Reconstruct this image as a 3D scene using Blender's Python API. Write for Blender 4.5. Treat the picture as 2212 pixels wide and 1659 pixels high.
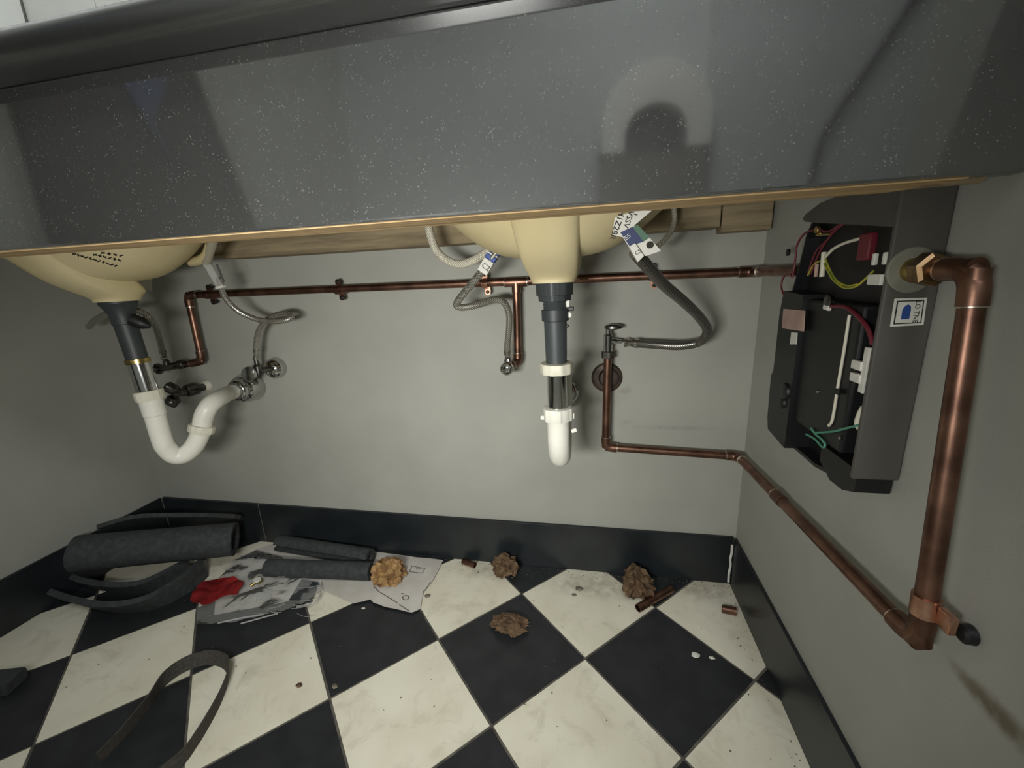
import bpy, bmesh, math, random
from mathutils import Vector, Matrix, noise
random.seed(7); noise.seed_set(3)
for o in list(bpy.data.objects): bpy.data.objects.remove(o)
SC = bpy.context.scene
COL = SC.collection

# ------------------------------------------------------------------ camera
W, H, F = 2212, 1659, 894.41
CAM = Vector((0.0620, -0.8515, 0.6766))
RT = Vector((0.98135, 0.18711, -0.04440)); UP = Vector((-0.00432, 0.25276, 0.96752)); FW = Vector((-0.19341, 0.94945, -0.24702))
E_RT, E_UP, E_FW = None, None, None
_yaw, _pit, _rol = math.radians(-11.51377), math.radians(14.30136), math.radians(-2.62598)
FW = Vector((math.sin(_yaw)*math.cos(_pit), math.cos(_yaw)*math.cos(_pit), -math.sin(_pit)))
_r = Vector((math.cos(_yaw), -math.sin(_yaw), 0)); _u = _r.cross(FW)
RT = math.cos(_rol)*_r + math.sin(_rol)*_u
UP = -math.sin(_rol)*_r + math.cos(_rol)*_u
cd = bpy.data.cameras.new('camera'); cam = bpy.data.objects.new('camera', cd); COL.objects.link(cam)
cd.sensor_fit = 'HORIZONTAL'; cd.sensor_width = 36; cd.lens = F*36/W; cd.clip_start = 0.01
cam.matrix_world = Matrix(((RT.x, UP.x, -FW.x, CAM.x), (RT.y, UP.y, -FW.y, CAM.y), (RT.z, UP.z, -FW.z, CAM.z), (0, 0, 0, 1)))
SC.camera = cam
# ------------------------------------------------------------------ world, lights, exposure
wd = bpy.data.worlds.new('world'); SC.world = wd; wd.use_nodes = True
wd.node_tree.nodes['Background'].inputs[0].default_value = (0.9, 0.95, 1, 1)
wd.node_tree.nodes['Background'].inputs[1].default_value = 0.05
SC.view_settings.view_transform = 'Standard'; SC.view_settings.look = 'None'
SC.view_settings.gamma = 1; SC.view_settings.use_curve_mapping = False
SC.view_settings.exposure = 0.0
def area_light(name, loc, aim, sx, sy, power, colour):
    l = bpy.data.lights.new(name, 'AREA'); l.shape = 'RECTANGLE'; l.size = sx; l.size_y = sy
    l.energy = power; l.color = colour
    o = bpy.data.objects.new(name, l); COL.objects.link(o); o.location = loc
    o.rotation_euler = (Vector(aim) - Vector(loc)).to_track_quat('-Z', 'Y').to_euler()
    return o
ADDED_STRIP = area_light('added_strip_light', (-0.40, -0.135, 1.98), (-0.40, -1.6, 1.25), 0.80, 0.09, 8, (0.92, 0.98, 1.0))  # added unseen lamp, brightens the upper wall and the room the panel reflects
ADDED_CEIL = area_light('added_ceiling_light', (0.30, -1.70, 2.43), (0.30, -1.70, 0), 0.5, 0.5, 1.5, (0.97, 1.0, 0.95))  # added unseen lamp, lights the wall behind the camera
LPOS, LAIM = Vector((-0.12, -0.98, 0.600)), Vector((-0.26, 0.0, 0.33))
ADDED_FRONT = area_light('added_front_light', LPOS, LAIM, 0.20, 0.11, 5.7, (1.0, 1.0, 0.96)); ADDED_FRONT.data.spread = math.radians(117)  # added unseen lamp, stands in for a torch near the camera

# ------------------------------------------------------------------ placing helpers
XL, XR, HB = -1.1463, 0.3596, 0.1156          # left wall, right wall, skirting height; back wall at Y = 0
def ray(x, y): return FW + RT*((x-W/2)/F) - UP*((y-H/2)/F)
def atY(x, y, Y): v = ray(x, y); return CAM + v*((Y-CAM.y)/v.y)
def atX(x, y, X): v = ray(x, y); return CAM + v*((X-CAM.x)/v.x)
def atZ(x, y, Z): v = ray(x, y); return CAM + v*((Z-CAM.z)/v.z)

# ------------------------------------------------------------------ materials
def lin(h):
    h = h.lstrip('#'); c = [int(h[i:i+2], 16)/255 for i in (0, 2, 4)]
    return tuple(x/12.92 if x <= .04045 else ((x+.055)/1.055)**2.4 for x in c)
MATS = {}
def mat(name, col, rough=.5, metal=0, var=0.0, vscale=30, col2=None, bump=0, bscale=200, spec=.5, coat=0, trans=0, ior=1.5, emit=None, detail=4, aniso=None, lo=.35, hi=.65):
    if name in MATS: return MATS[name]
    m = bpy.data.materials.new(name); m.use_nodes = True; nt = m.node_tree
    b = nt.nodes['Principled BSDF']; c = lin(col)
    b.inputs['Base Color'].default_value = (*c, 1); b.inputs['Roughness'].default_value = rough
    b.inputs['Metallic'].default_value = metal; b.inputs['Specular IOR Level'].default_value = spec
    b.inputs['Coat Weight'].default_value = coat; b.inputs['Transmission Weight'].default_value = trans; b.inputs['IOR'].default_value = ior
    if emit: b.inputs['Emission Color'].default_value = (*lin(emit[0]), 1); b.inputs['Emission Strength'].default_value = emit[1]
    tc = nt.nodes.new('ShaderNodeTexCoord')
    if var or col2:
        n = nt.nodes.new('ShaderNodeTexNoise'); n.inputs['Scale'].default_value = vscale; n.inputs['Detail'].default_value = detail
        nt.links.new(tc.outputs['Object'], n.inputs['Vector'])
        r = nt.nodes.new('ShaderNodeValToRGB')
        c2 = lin(col2) if col2 else tuple(x*(1-var) for x in c)
        r.color_ramp.elements[0].position = lo; r.color_ramp.elements[1].position = hi
        r.color_ramp.elements[0].color = (*c2, 1); r.color_ramp.elements[1].color = (*c, 1)
        nt.links.new(n.outputs['Fac'], r.inputs['Fac']); nt.links.new(r.outputs['Color'], b.inputs['Base Color'])
    if bump:
        n2 = nt.nodes.new('ShaderNodeTexNoise'); n2.inputs['Scale'].default_value = bscale; n2.inputs['Detail'].default_value = 3
        nt.links.new(tc.outputs['Object'], n2.inputs['Vector'])
        bp = nt.nodes.new('ShaderNodeBump'); bp.inputs['Strength'].default_value = bump; bp.inputs['Distance'].default_value = .002
        nt.links.new(n2.outputs['Fac'], bp.inputs['Height']); nt.links.new(bp.outputs['Normal'], b.inputs['Normal'])
    MATS[name] = m; return m
def braid(name, col, dark, rough=.35, metal=.9, freq=110):
    m = mat(name, col, rough, metal); nt = m.node_tree; b = nt.nodes['Principled BSDF']
    uv = nt.nodes.new('ShaderNodeUVMap'); uv.uv_map = 'UVMap'
    outs = []
    for sgn in (1, -1):
        mp = nt.nodes.new('ShaderNodeMapping'); mp.inputs['Rotation'].default_value = (0, 0, sgn*math.radians(50))
        nt.links.new(uv.outputs['UV'], mp.inputs['Vector'])
        w = nt.nodes.new('ShaderNodeTexWave'); w.inputs['Scale'].default_value = freq
        nt.links.new(mp.outputs['Vector'], w.inputs['Vector']); outs.append(w.outputs['Fac'])
    mx = nt.nodes.new('ShaderNodeMath'); mx.operation = 'MULTIPLY'
    nt.links.new(outs[0], mx.inputs[0]); nt.links.new(outs[1], mx.inputs[1])
    r = nt.nodes.new('ShaderNodeValToRGB'); r.color_ramp.elements[0].color = (*lin(dark), 1); r.color_ramp.elements[1].color = (*lin(col), 1)
    r.color_ramp.elements[1].position = .5
    nt.links.new(mx.outputs[0], r.inputs['Fac']); nt.links.new(r.outputs['Color'], b.inputs['Base Color'])
    return m
M = {}
M['wall'] = mat('wall_paint', '#a9a9a0', .75, var=.10, vscale=6, bump=.08, bscale=350)
M['wall_far'] = mat('room_wall_paint', '#b4b6b2', .8, var=.05, vscale=4)
M['wall_dark'] = mat('low_bounce_wall_paint', '#5b5853', .8, var=.05, vscale=4)  # room sides kept dark to cut bounce light under the counter
M['ceil'] = mat('ceiling_paint', '#8e8e8a', .85, var=.03, vscale=5)  # tone lowered to cut bounce light from above
M['white_tile'] = mat('white_floor_tile', '#e9e4d1', .42, col2='#ddd7c2', vscale=9, bump=.05, bscale=60)
M['black_tile'] = mat('black_floor_tile', '#2a2c2e', .4, col2='#212325', vscale=25, bump=.06, bscale=90)
M['grout'] = mat('floor_grout', '#66625a', .9, col2='#44413a', vscale=40)
M['skirt'] = mat('black_skirting_tile', '#23282b', .36, col2='#1b1f22', vscale=15)
M['skirt_joint'] = mat('skirting_joint', '#8d8a80', .9, col2='#6a675e', vscale=60)
M['wtile'] = mat('white_wall_tile', '#f2f2ec', .2, var=.03, vscale=5)
M['wood'] = mat('raw_timber', '#b98f58', .75, bump=.3, bscale=80)
def woodgrain(m, c1, c2, axis_scale, sc=1.0):
    nt = m.node_tree; b = nt.nodes['Principled BSDF']; tc = nt.nodes['Texture Coordinate']
    mp = nt.nodes.new('ShaderNodeMapping'); mp.inputs['Scale'].default_value = axis_scale
    n = nt.nodes.new('ShaderNodeTexNoise'); n.inputs['Scale'].default_value = sc; n.inputs['Detail'].default_value = 6; n.inputs['Roughness'].default_value = .65
    r = nt.nodes.new('ShaderNodeValToRGB'); r.color_ramp.elements[0].color = (*lin(c1), 1); r.color_ramp.elements[1].color = (*lin(c2), 1)
    r.color_ramp.elements[0].position = .32; r.color_ramp.elements[1].position = .62
    nt.links.new(tc.outputs['Object'], mp.inputs['Vector']); nt.links.new(mp.outputs['Vector'], n.inputs['Vector'])
    nt.links.new(n.outputs['Fac'], r.inputs['Fac']); nt.links.new(r.outputs['Color'], b.inputs['Base Color'])
woodgrain(M['wood'], '#92754a', '#cfb183', (3, 160, 160))
M['batten'] = mat('rough_batten_timber', '#8e7552', .85, bump=.3, bscale=60)
woodgrain(M['batten'], '#6a5d48', '#9c8c6e', (4, 60, 60))
M['copper'] = mat('dull_copper', '#94705f', .40, 1, col2='#6a4f43', vscale=35, bump=.05, bscale=150)
M['copper_bright'] = mat('bright_copper', '#dcae98', .32, 1, col2='#b98a72', vscale=50)
M['solder'] = mat('solder_ring', '#cfc6b4', .3, 1)
M['chrome'] = mat('chrome', '#d5d5d2', .12, 1, col2='#b4b4b2', vscale=20)
M['chrome_dull'] = mat('tarnished_chrome', '#77746f', .3, 1, col2='#4b4946', vscale=60)
M['brass'] = mat('brass', '#c9b172', .3, 1, col2='#8f7c4d', vscale=60)
M['nut_metal'] = mat('tarnished_brass_nut', '#9c8161', .35, 1, col2='#6d543c', vscale=80)
M['pvc'] = mat('white_pvc', '#e4e2d6', .38, var=.06, vscale=30)
M['pvc_nut'] = mat('cream_plastic_nut', '#dcd8c6', .45, var=.1, vscale=60)
M['dgrey'] = mat('dark_grey_plastic', '#3e4445', .5, var=.15, vscale=40)
M['dgrey2'] = mat('charcoal_plastic', '#34393a', .5, var=.15, vscale=40)
M['black'] = mat('black_plastic', '#121314', .5, var=.2, vscale=60)
M['heater_case'] = mat('heater_casing_plastic', '#504d47', .6, var=.1, vscale=25, bump=.1, bscale=500)
M['heater_black'] = mat('heater_black_plastic', '#161718', .45, var=.2, vscale=40)
M['porcelain'] = mat('cream_unglazed_porcelain', '#cdbf97', .6, col2='#c0b084', vscale=8, bump=.08, bscale=60)
M['ink'] = mat('black_ink', '#26221a', .7)
M['paper'] = mat('white_paper', '#cfcac2', .8, col2='#bdb7ae', vscale=14, bump=.15, bscale=50)
M['paper_ink'] = mat('grey_print', '#56534f', .8)
M['tag_white'] = mat('white_tag', '#d8d6cc', .5, var=.08, vscale=60)
M['tag_blue'] = mat('blue_print', '#2b4a8c', .5)
M['tag_navy'] = mat('navy_print', '#2c3560', .5)
M['tag_green'] = mat('green_print', '#4e6e5a', .5)
M['foam'] = mat('black_pipe_foam', '#3b3f3e', .85, col2='#2d3030', vscale=90, bump=.3, bscale=400)
M['strap'] = mat('dark_webbing', '#46423b', .8, col2='#37332e', vscale=200)
M['kraft'] = mat('brown_crumpled_paper', '#725a41', .8, col2='#46331f', vscale=55, bump=1.0, bscale=90)
M['tan'] = mat('tan_crumpled_paper', '#ad8a5a', .75, col2='#6b4a2a', vscale=60, bump=1.0, bscale=90)
M['red'] = mat('red_film', '#8e1f20', .35, col2='#64161a', vscale=30)
M['wire_red'] = mat('red_wire', '#651f2a', .45)
M['wire_yellow'] = mat('yellow_green_wire', '#b7ab3c', .45, col2='#7f8c34', vscale=90)
M['wire_white'] = mat('white_wire', '#d2cdbb', .4)
M['wire_green'] = mat('green_wire', '#4d8a72', .5)
M['pink'] = mat('pale_pink_label', '#b79a8c', .7, col2='#a58a7e', vscale=40)
M['washer'] = mat('grey_rubber_washer', '#77766a', .6)
M['steel'] = mat('steel', '#b9b7b0', .25, 1)
M['rust'] = mat('rusty_plate', '#5d5048', .5, .6, col2='#3d332d', vscale=40)
M['debris'] = mat('grey_grit', '#8b8474', .9, col2='#4d463a', vscale=80)
M['door'] = mat('dark_brown_door', '#2c211b', .5, col2='#231a15', vscale=10)
M['bluecloth'] = mat('blue_grey_cloth', '#4f5876', .9, var=.2, vscale=20)
M['fixture'] = mat('pale_grey_fixture', '#e6e4da', .4, var=.05, vscale=8)
M['fixture_dark'] = mat('dark_recess', '#55524d', .6)
M['wall_box'] = mat('brown_grey_box', '#6a615b', .6)
M['lamp_body'] = mat('lamp_body_white', '#e8e8e2', .4)
M['diffuser'] = mat('added_lamp_diffuser', '#ffffff', .4, emit=('#f6fbff', 18))  # glow of the added lamps, raised to brighten upper wall and room
M['hose'] = braid('braided_steel_hose', '#dedbd0', '#6a675e', .32, .75)
M['hose_dark'] = braid('dark_braided_hose', '#9d9991', '#363430', .34, .7)
M['hose_white'] = braid('white_braided_hose', '#e2ddcc', '#98927f', .5, .0)
# polished black worktop, light dust on it
def stone(name, dust, rough):
    m = mat(name, '#0d0f12', rough, spec=.5, ior=2.9); nt = m.node_tree; b = nt.nodes['Principled BSDF']
    tc = nt.nodes['Texture Coordinate']
    n = nt.nodes.new('ShaderNodeTexNoise'); n.inputs['Scale'].default_value = 60; n.inputs['Detail'].default_value = 2
    v = nt.nodes.new('ShaderNodeTexVoronoi'); v.inputs['Scale'].default_value = 330; v.inputs['Randomness'].default_value = 1
    n3 = nt.nodes.new('ShaderNodeTexNoise'); n3.inputs['Scale'].default_value = 420; n3.inputs['Detail'].default_value = 2
    for q in (n, v, n3): nt.links.new(tc.outputs['Object'], q.inputs['Vector'])
    r1 = nt.nodes.new('ShaderNodeMapRange'); r1.inputs[1].default_value = .26; r1.inputs[2].default_value = .06; r1.inputs[3].default_value = 0; r1.inputs[4].default_value = 1
    nt.links.new(v.outputs['Distance'], r1.inputs[0])
    r2 = nt.nodes.new('ShaderNodeMapRange'); r2.inputs[1].default_value = .42; r2.inputs[2].default_value = .80
    nt.links.new(n.outputs['Fac'], r2.inputs[0])
    mu = nt.nodes.new('ShaderNodeMath'); mu.operation = 'MULTIPLY'; nt.links.new(r1.outputs[0], mu.inputs[0]); nt.links.new(r2.outputs[0], mu.inputs[1])
    r3 = nt.nodes.new('ShaderNodeMapRange'); r3.inputs[1].default_value = .2; r3.inputs[2].default_value = .8; r3.inputs[3].default_value = .10; r3.inputs[4].default_value = .17
    nt.links.new(n3.outputs['Fac'], r3.inputs[0])
    ad = nt.nodes.new('ShaderNodeMath'); ad.operation = 'ADD'; nt.links.new(mu.outputs[0], ad.inputs[0]); nt.links.new(r3.outputs[0], ad.inputs[1])
    sc = nt.nodes.new('ShaderNodeMath'); sc.operation = 'MULTIPLY'; sc.inputs[1].default_value = dust; nt.links.new(ad.outputs[0], sc.inputs[0])
    cr = nt.nodes.new('ShaderNodeValToRGB'); cr.color_ramp.elements[0].color = (*lin('#0d0f12'), 1); cr.color_ramp.elements[1].color = (*lin('#a8a8a2'), 1)
    nt.links.new(sc.outputs[0], cr.inputs['Fac']); nt.links.new(cr.outputs['Color'], b.inputs['Base Color'])
    b.inputs['Coat Weight'].default_value = .5; b.inputs['Coat Roughness'].default_value = .42; b.inputs['Coat IOR'].default_value = 1.5
    return m
M['panel'] = stone('dusty_polished_black_panel', .78, .06)
M['counter'] = stone('polished_black_worktop', .25, .27)
def stain_and_shade(m, marks):
    nt = m.node_tree; b = nt.nodes['Principled BSDF']; tc = nt.nodes['Texture Coordinate']; src = b.inputs['Base Color'].links[0].from_socket
    n = nt.nodes.new('ShaderNodeTexNoise'); n.inputs['Scale'].default_value = 45; n.inputs['Detail'].default_value = 5; nt.links.new(tc.outputs['Object'], n.inputs['Vector'])
    for c, r, col, k in marks:
        mp = nt.nodes.new('ShaderNodeMapping'); mp.inputs['Location'].default_value = [-c[i]/r[i] for i in range(3)]; mp.inputs['Scale'].default_value = [1/r[i] for i in range(3)]
        nt.links.new(tc.outputs['Object'], mp.inputs['Vector'])
        ln = nt.nodes.new('ShaderNodeVectorMath'); ln.operation = 'LENGTH'; nt.links.new(mp.outputs['Vector'], ln.inputs[0])
        mr = nt.nodes.new('ShaderNodeMapRange'); mr.interpolation_type = 'SMOOTHSTEP'; mr.inputs[1].default_value = 1.0; mr.inputs[2].default_value = .2; mr.inputs[4].default_value = k
        nt.links.new(ln.outputs['Value'], mr.inputs[0])
        mu = nt.nodes.new('ShaderNodeMath'); mu.operation = 'MULTIPLY'; mu.use_clamp = True; nt.links.new(mr.outputs[0], mu.inputs[0])
        nr = nt.nodes.new('ShaderNodeMapRange'); nr.inputs[1].default_value = .3; nr.inputs[2].default_value = .6; nt.links.new(n.outputs['Fac'], nr.inputs[0]); nt.links.new(nr.outputs[0], mu.inputs[1])
        mx = nt.nodes.new('ShaderNodeMixRGB'); mx.inputs[2].default_value = (*lin(col), 1)
        nt.links.new(mu.outputs[0], mx.inputs[0]); nt.links.new(src, mx.inputs[1]); src = mx.outputs[0]
    nt.links.new(src, b.inputs['Base Color'])
def scuffs(m, col, scale, lo, hi, k):
    nt = m.node_tree; b = nt.nodes['Principled BSDF']; tc = nt.nodes['Texture Coordinate']; src = b.inputs['Base Color'].links[0].from_socket
    n = nt.nodes.new('ShaderNodeTexNoise'); n.inputs['Scale'].default_value = scale; n.inputs['Detail'].default_value = 9; n.inputs['Roughness'].default_value = .7; n.inputs['Distortion'].default_value = .8
    nt.links.new(tc.outputs['Object'], n.inputs['Vector'])
    mr = nt.nodes.new('ShaderNodeMapRange'); mr.inputs[1].default_value = lo; mr.inputs[2].default_value = hi; mr.inputs[4].default_value = k; nt.links.new(n.outputs['Fac'], mr.inputs[0])
    mx = nt.nodes.new('ShaderNodeMixRGB'); mx.inputs[2].default_value = (*lin(col), 1)
    nt.links.new(mr.outputs[0], mx.inputs[0]); nt.links.new(src, mx.inputs[1]); nt.links.new(mx.outputs[0], b.inputs['Base Color'])
scuffs(M['white_tile'], '#a59d84', 16, .52, .72, .42)
scuffs(M['white_tile'], '#6f6752', 42, .66, .76, .6)
scuffs(M['black_tile'], '#4a4a48', 30, .62, .80, .35)
M['wall_right'] = mat('wall_paint_right', '#a9a9a0', .75, var=.10, vscale=6, bump=.08, bscale=350)
stain_and_shade(M['wall_right'], [((XR, -.548, .338), (.05, .048, .016), '#5d5136', .8), ((XR, -.52, .338), (.05, .03, .010), '#6a5c42', .6)])
M['wall_back'] = mat('wall_paint_back', '#a9a9a0', .75, var=.10, vscale=6, bump=.08, bscale=350)
stain_and_shade(M['wall_back'], [((.125, 0, .44), (.02, .05, .012), '#75695a', .5), ((.13, 0, .365), (.022, .05, .018), '#86796a', .35), ((.10, 0, .44), (.05, .05, .045), '#8f8475', .45), ((.22, 0, .36), (.12, .05, .008), '#8b8980', .5)])  # rust smudges near the rosette; last long band is the low pipe's painted shadow
stain_and_shade(M['white_tile'], [((.06, -.05, 0), (.14, .05, .2), '#8d866f', .5), ((.30, -.03, 0), (.08, .05, .2), '#8d866f', .5), ((-.2, -.03, 0), (.1, .04, .2), '#978f78', .45)])
def film(name, col, alpha, rough):
    m = bpy.data.materials.new(name); m.use_nodes = True; nt = m.node_tree; nt.nodes.clear()
    out = nt.nodes.new('ShaderNodeOutputMaterial'); t = nt.nodes.new('ShaderNodeBsdfTransparent'); g = nt.nodes.new('ShaderNodeBsdfGlossy')
    d = nt.nodes.new('ShaderNodeBsdfDiffuse'); d.inputs[0].default_value = (*lin(col), 1); g.inputs['Roughness'].default_value = rough
    fr = nt.nodes.new('ShaderNodeFresnel'); fr.inputs[0].default_value = 1.14
    m1 = nt.nodes.new('ShaderNodeMixShader'); m1.inputs[0].default_value = alpha
    m2 = nt.nodes.new('ShaderNodeMixShader')
    nt.links.new(t.outputs[0], m1.inputs[1]); nt.links.new(d.outputs[0], m1.inputs[2])
    nt.links.new(fr.outputs[0], m2.inputs[0]); nt.links.new(m1.outputs[0], m2.inputs[1]); nt.links.new(g.outputs[0], m2.inputs[2]); nt.links.new(m2.outputs[0], out.inputs[0])
    return m
M['film'] = film('clear_plastic_film', '#d8d8d4', .12, .10)
M['film_tag'] = film('frosted_plastic_sleeve', '#d8d8d4', .35, .3)

# ------------------------------------------------------------------ mesh helpers
class G:
    def __init__(s): s.v = []; s.f = []; s.uv = {}; s.flat = False
    def add(s, v, f):
        o = len(s.v); s.v += [Vector(x) for x in v]; s.f += [tuple(i+o for i in q) for q in f]; return s
    def box(s, lo, hi, bev=0, seg=2):
        lo, hi = Vector(lo), Vector(hi); bm = bmesh.new()
        bmesh.ops.create_cube(bm, size=1, matrix=Matrix.Translation((lo+hi)/2) @ Matrix.Diagonal((*(hi-lo), 1)))
        if bev: s.flat = True; bmesh.ops.bevel(bm, geom=bm.edges[:], offset=bev, segments=seg, profile=.5, affect='EDGES')
        return s.bm(bm)
    def obox(s, c, ax, ay, az, size, bev=0):
        bm = bmesh.new(); ax, ay, az = [Vector(a).normalized() for a in (ax, ay, az)]
        bmesh.ops.create_cube(bm, size=1, matrix=Matrix.Diagonal((*size, 1)))
        if bev: s.flat = True; bmesh.ops.bevel(bm, geom=bm.edges[:], offset=bev, segments=2, profile=.5, affect='EDGES')
        m = Matrix(((ax.x, ay.x, az.x, c[0]), (ax.y, ay.y, az.y, c[1]), (ax.z, ay.z, az.z, c[2]), (0, 0, 0, 1)))
        bmesh.ops.transform(bm, matrix=m, verts=bm.verts); return s.bm(bm)
    def bm(s, bm):
        bm.verts.index_update(); s.add([v.co.copy() for v in bm.verts], [[v.index for v in f.verts] for f in bm.faces]); bm.free(); return s
    def lathe(s, o, axis, prof, n=24, rib=None, ref=None):
        o = Vector(o); a = Vector(axis).normalized(); x = Vector(ref) if ref else a.orthogonal(); x = (x - a*x.dot(a)).normalized(); y = a.cross(x)
        v = []; f = []
        for t, r in prof:
            for i in range(n):
                an = 2*math.pi*i/n; rr = r
                if rib and i % rib[0] < rib[1] and r > rib[3]: rr = r*rib[2]
                v.append(o + a*t + (x*math.cos(an) + y*math.sin(an))*rr)
        for k in range(len(prof)-1):
            for i in range(n):
                j = (i+1) % n; f.append((k*n+i, k*n+j, (k+1)*n+j, (k+1)*n+i))
        f.append(tuple(range(n-1, -1, -1))); f.append(tuple((len(prof)-1)*n+i for i in range(n)))
        return s.add(v, f)
    def tube(s, path, r, n=14, uv=False):
        P = [Vector(p) for p in path]; rs = r if isinstance(r, (list, tuple)) else [r]*len(P)
        v = []; f = []; T = []
        for i in range(len(P)):
            T.append((P[min(i+1, len(P)-1)] - P[max(i-1, 0)]).normalized())
        x = T[0].orthogonal().normalized(); base = len(s.v); L = 0; ls = []
        for i in range(len(P)):
            if i: L += (P[i]-P[i-1]).length
            ls.append(L)
            x = (x - T[i]*x.dot(T[i])).normalized(); y = T[i].cross(x)
            for k in range(n):
                an = 2*math.pi*k/n; v.append(P[i] + (x*math.cos(an) + y*math.sin(an))*rs[i])
        for i in range(len(P)-1):
            for k in range(n):
                j = (k+1) % n; fc = (i*n+k, i*n+j, (i+1)*n+j, (i+1)*n+k)
                if uv:
                    cr = 2*math.pi*rs[i]
                    s.uv[len(s.f)+len(f)] = [(cr*k/n, ls[i]), (cr*(k+1)/n, ls[i]), (cr*(k+1)/n, ls[i+1]), (cr*k/n, ls[i+1])]
                f.append(fc)
        f.append(tuple(range(n-1, -1, -1))); f.append(tuple((len(P)-1)*n+k for k in range(n)))
        return s.add(v, f)
    def prism(s, poly, off):
        poly = [Vector(p) for p in poly]; off = Vector(off); n = len(poly)
        v = poly + [p+off for p in poly]
        f = [tuple(range(n-1, -1, -1)), tuple(range(n, 2*n))] + [(i, (i+1) % n, n+(i+1) % n, n+i) for i in range(n)]
        return s.add(v, f)
    def loft(s, rings):
        n = len(rings[0]); v = [p for r in rings for p in r]; f = []
        for k in range(len(rings)-1):
            for i in range(n): j = (i+1) % n; f.append((k*n+i, k*n+j, (k+1)*n+j, (k+1)*n+i))
        f.append(tuple(range(n-1, -1, -1))); f.append(tuple((len(rings)-1)*n+i for i in range(n)))
        return s.add(v, f)
    def ribbon(s, path, up, w, t):
        P = [Vector(p) for p in path]; rings = []
        for i in range(len(P)):
            T = (P[min(i+1, len(P)-1)] - P[max(i-1, 0)]).normalized()
            u = Vector(up[i] if isinstance(up, list) else up); u = (u - T*u.dot(T)).normalized(); n = T.cross(u)
            rings.append([P[i]+u*w/2+n*t/2, P[i]+u*w/2-n*t/2, P[i]-u*w/2-n*t/2, P[i]-u*w/2+n*t/2])
        return s.loft(rings)
    def sheet(s, outline, zf, rings=8, thick=.0005):
        c = sum((Vector(p) for p in outline), Vector())/len(outline); n = len(outline)
        def pt(p): return Vector((p.x, p.y, zf(p.x, p.y)))
        v = [pt(c)]; f = []
        for k in range(1, rings+1):
            for p in outline: v.append(pt(c + (Vector(p)-c)*(k/rings)))
        m = len(v)
        top = [(0, 1+i, 1+(i+1) % n) for i in range(n)]
        for k in range(rings-1):
            for i in range(n):
                j = (i+1) % n; a = 1+k*n; b = 1+(k+1)*n; top.append((a+i, b+i, b+j, a+j))
        v2 = [p - Vector((0, 0, thick)) for p in v]
        f = top + [tuple(i+m for i in reversed(q)) for q in top]
        e = 1+(rings-1)*n
        f += [(e+i, e+m+i, e+m+(i+1) % n, e+(i+1) % n) for i in range(n)]
        return s.add(v+v2, f)
    def crumple(s, c, rx, ry, rz, seed, sub=4, amp=.45, freq=1.6):
        bm = bmesh.new(); bmesh.ops.create_icosphere(bm, subdivisions=sub, radius=1)
        for v in bm.verts:
            p = v.co.copy(); q = p*freq*.8 + Vector((seed*7.3, seed*3.1, seed))
            d = 1-2*abs(noise.noise(q*1.5)); d2 = 1-2*abs(noise.noise(q*3.6))
            w = p*(.78 + amp*(d*.75 + d2*.45 - .3)) + noise.noise_vector(q*.9)*.42 + noise.noise_vector(q*2.6)*.16
            v.co = Vector((c[0]+w.x*rx, c[1]+w.y*ry, max(c[2]+w.z*rz, .0008)))
        return s.bm(bm)
WORG = {}
def finish(name, g, m, loc, parent, smooth=28):
    me = bpy.data.meshes.new(name); loc = Vector(loc)
    me.from_pydata([v-loc for v in g.v], [], g.f)
    if g.uv:
        uvl = me.uv_layers.new(name='UVMap')
        for fi, uvs in g.uv.items():
            for li, c in zip(me.polygons[fi].loop_indices, uvs): uvl.data[li].uv = c
    me.materials.append(M[m] if isinstance(m, str) else m)
    bm = bmesh.new(); bm.from_mesh(me); bmesh.ops.recalc_face_normals(bm, faces=bm.faces); bm.to_mesh(me); bm.free()
    if g.flat and smooth: smooth = min(smooth, 20)
    if smooth:
        for p in me.polygons: p.use_smooth = True
        me.set_sharp_from_angle(angle=math.radians(smooth))
    o = bpy.data.objects.new(name, me); COL.objects.link(o)
    if parent: o.parent = parent
    else: o.location = loc
    WORG[o] = loc
    return o
def part(name, g, m, parent, smooth=28, label=None):
    o = finish(name, g, m, WORG[parent], parent, smooth)
    if label: o['label'] = label
    return o
def tag(o, label, cat, group=None):
    o['label'] = label; o['category'] = cat
    if group: o['group'] = group
    return o
def thing(name, label, cat, loc, group=None):
    o = bpy.data.objects.new(name, None); o.empty_display_size = .02; COL.objects.link(o); o.location = loc; WORG[o] = Vector(loc)
    return tag(o, label, cat, group)
def solo(name, g, m, label, cat, group=None, smooth=28):
    c = sum(g.v, Vector())/len(g.v); zmin = min(v.z for v in g.v)
    return tag(finish(name, g, m, (c.x, c.y, zmin), None, smooth), label, cat, group)
def struct(name, g, m, parent=None, smooth=0, label=None):
    if parent: return part(name, g, m, parent, smooth)
    o = finish(name, g, m, (0, 0, 0), None, smooth); o['kind'] = 'structure'
    if label: o['label'] = label
    return o
def crom(pts, k=8):
    P = [Vector(p) for p in pts]; P = [P[0]*2-P[1]] + P + [P[-1]*2-P[-2]]; out = []
    for i in range(1, len(P)-2):
        for j in range(k):
            t = j/k; a, b, c, d = P[i-1:i+3]
            out.append(.5*((2*b) + (c-a)*t + (2*a-5*b+4*c-d)*t*t + (3*b-a-3*c+d)*t**3))
    return out + [P[-2]]
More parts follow.
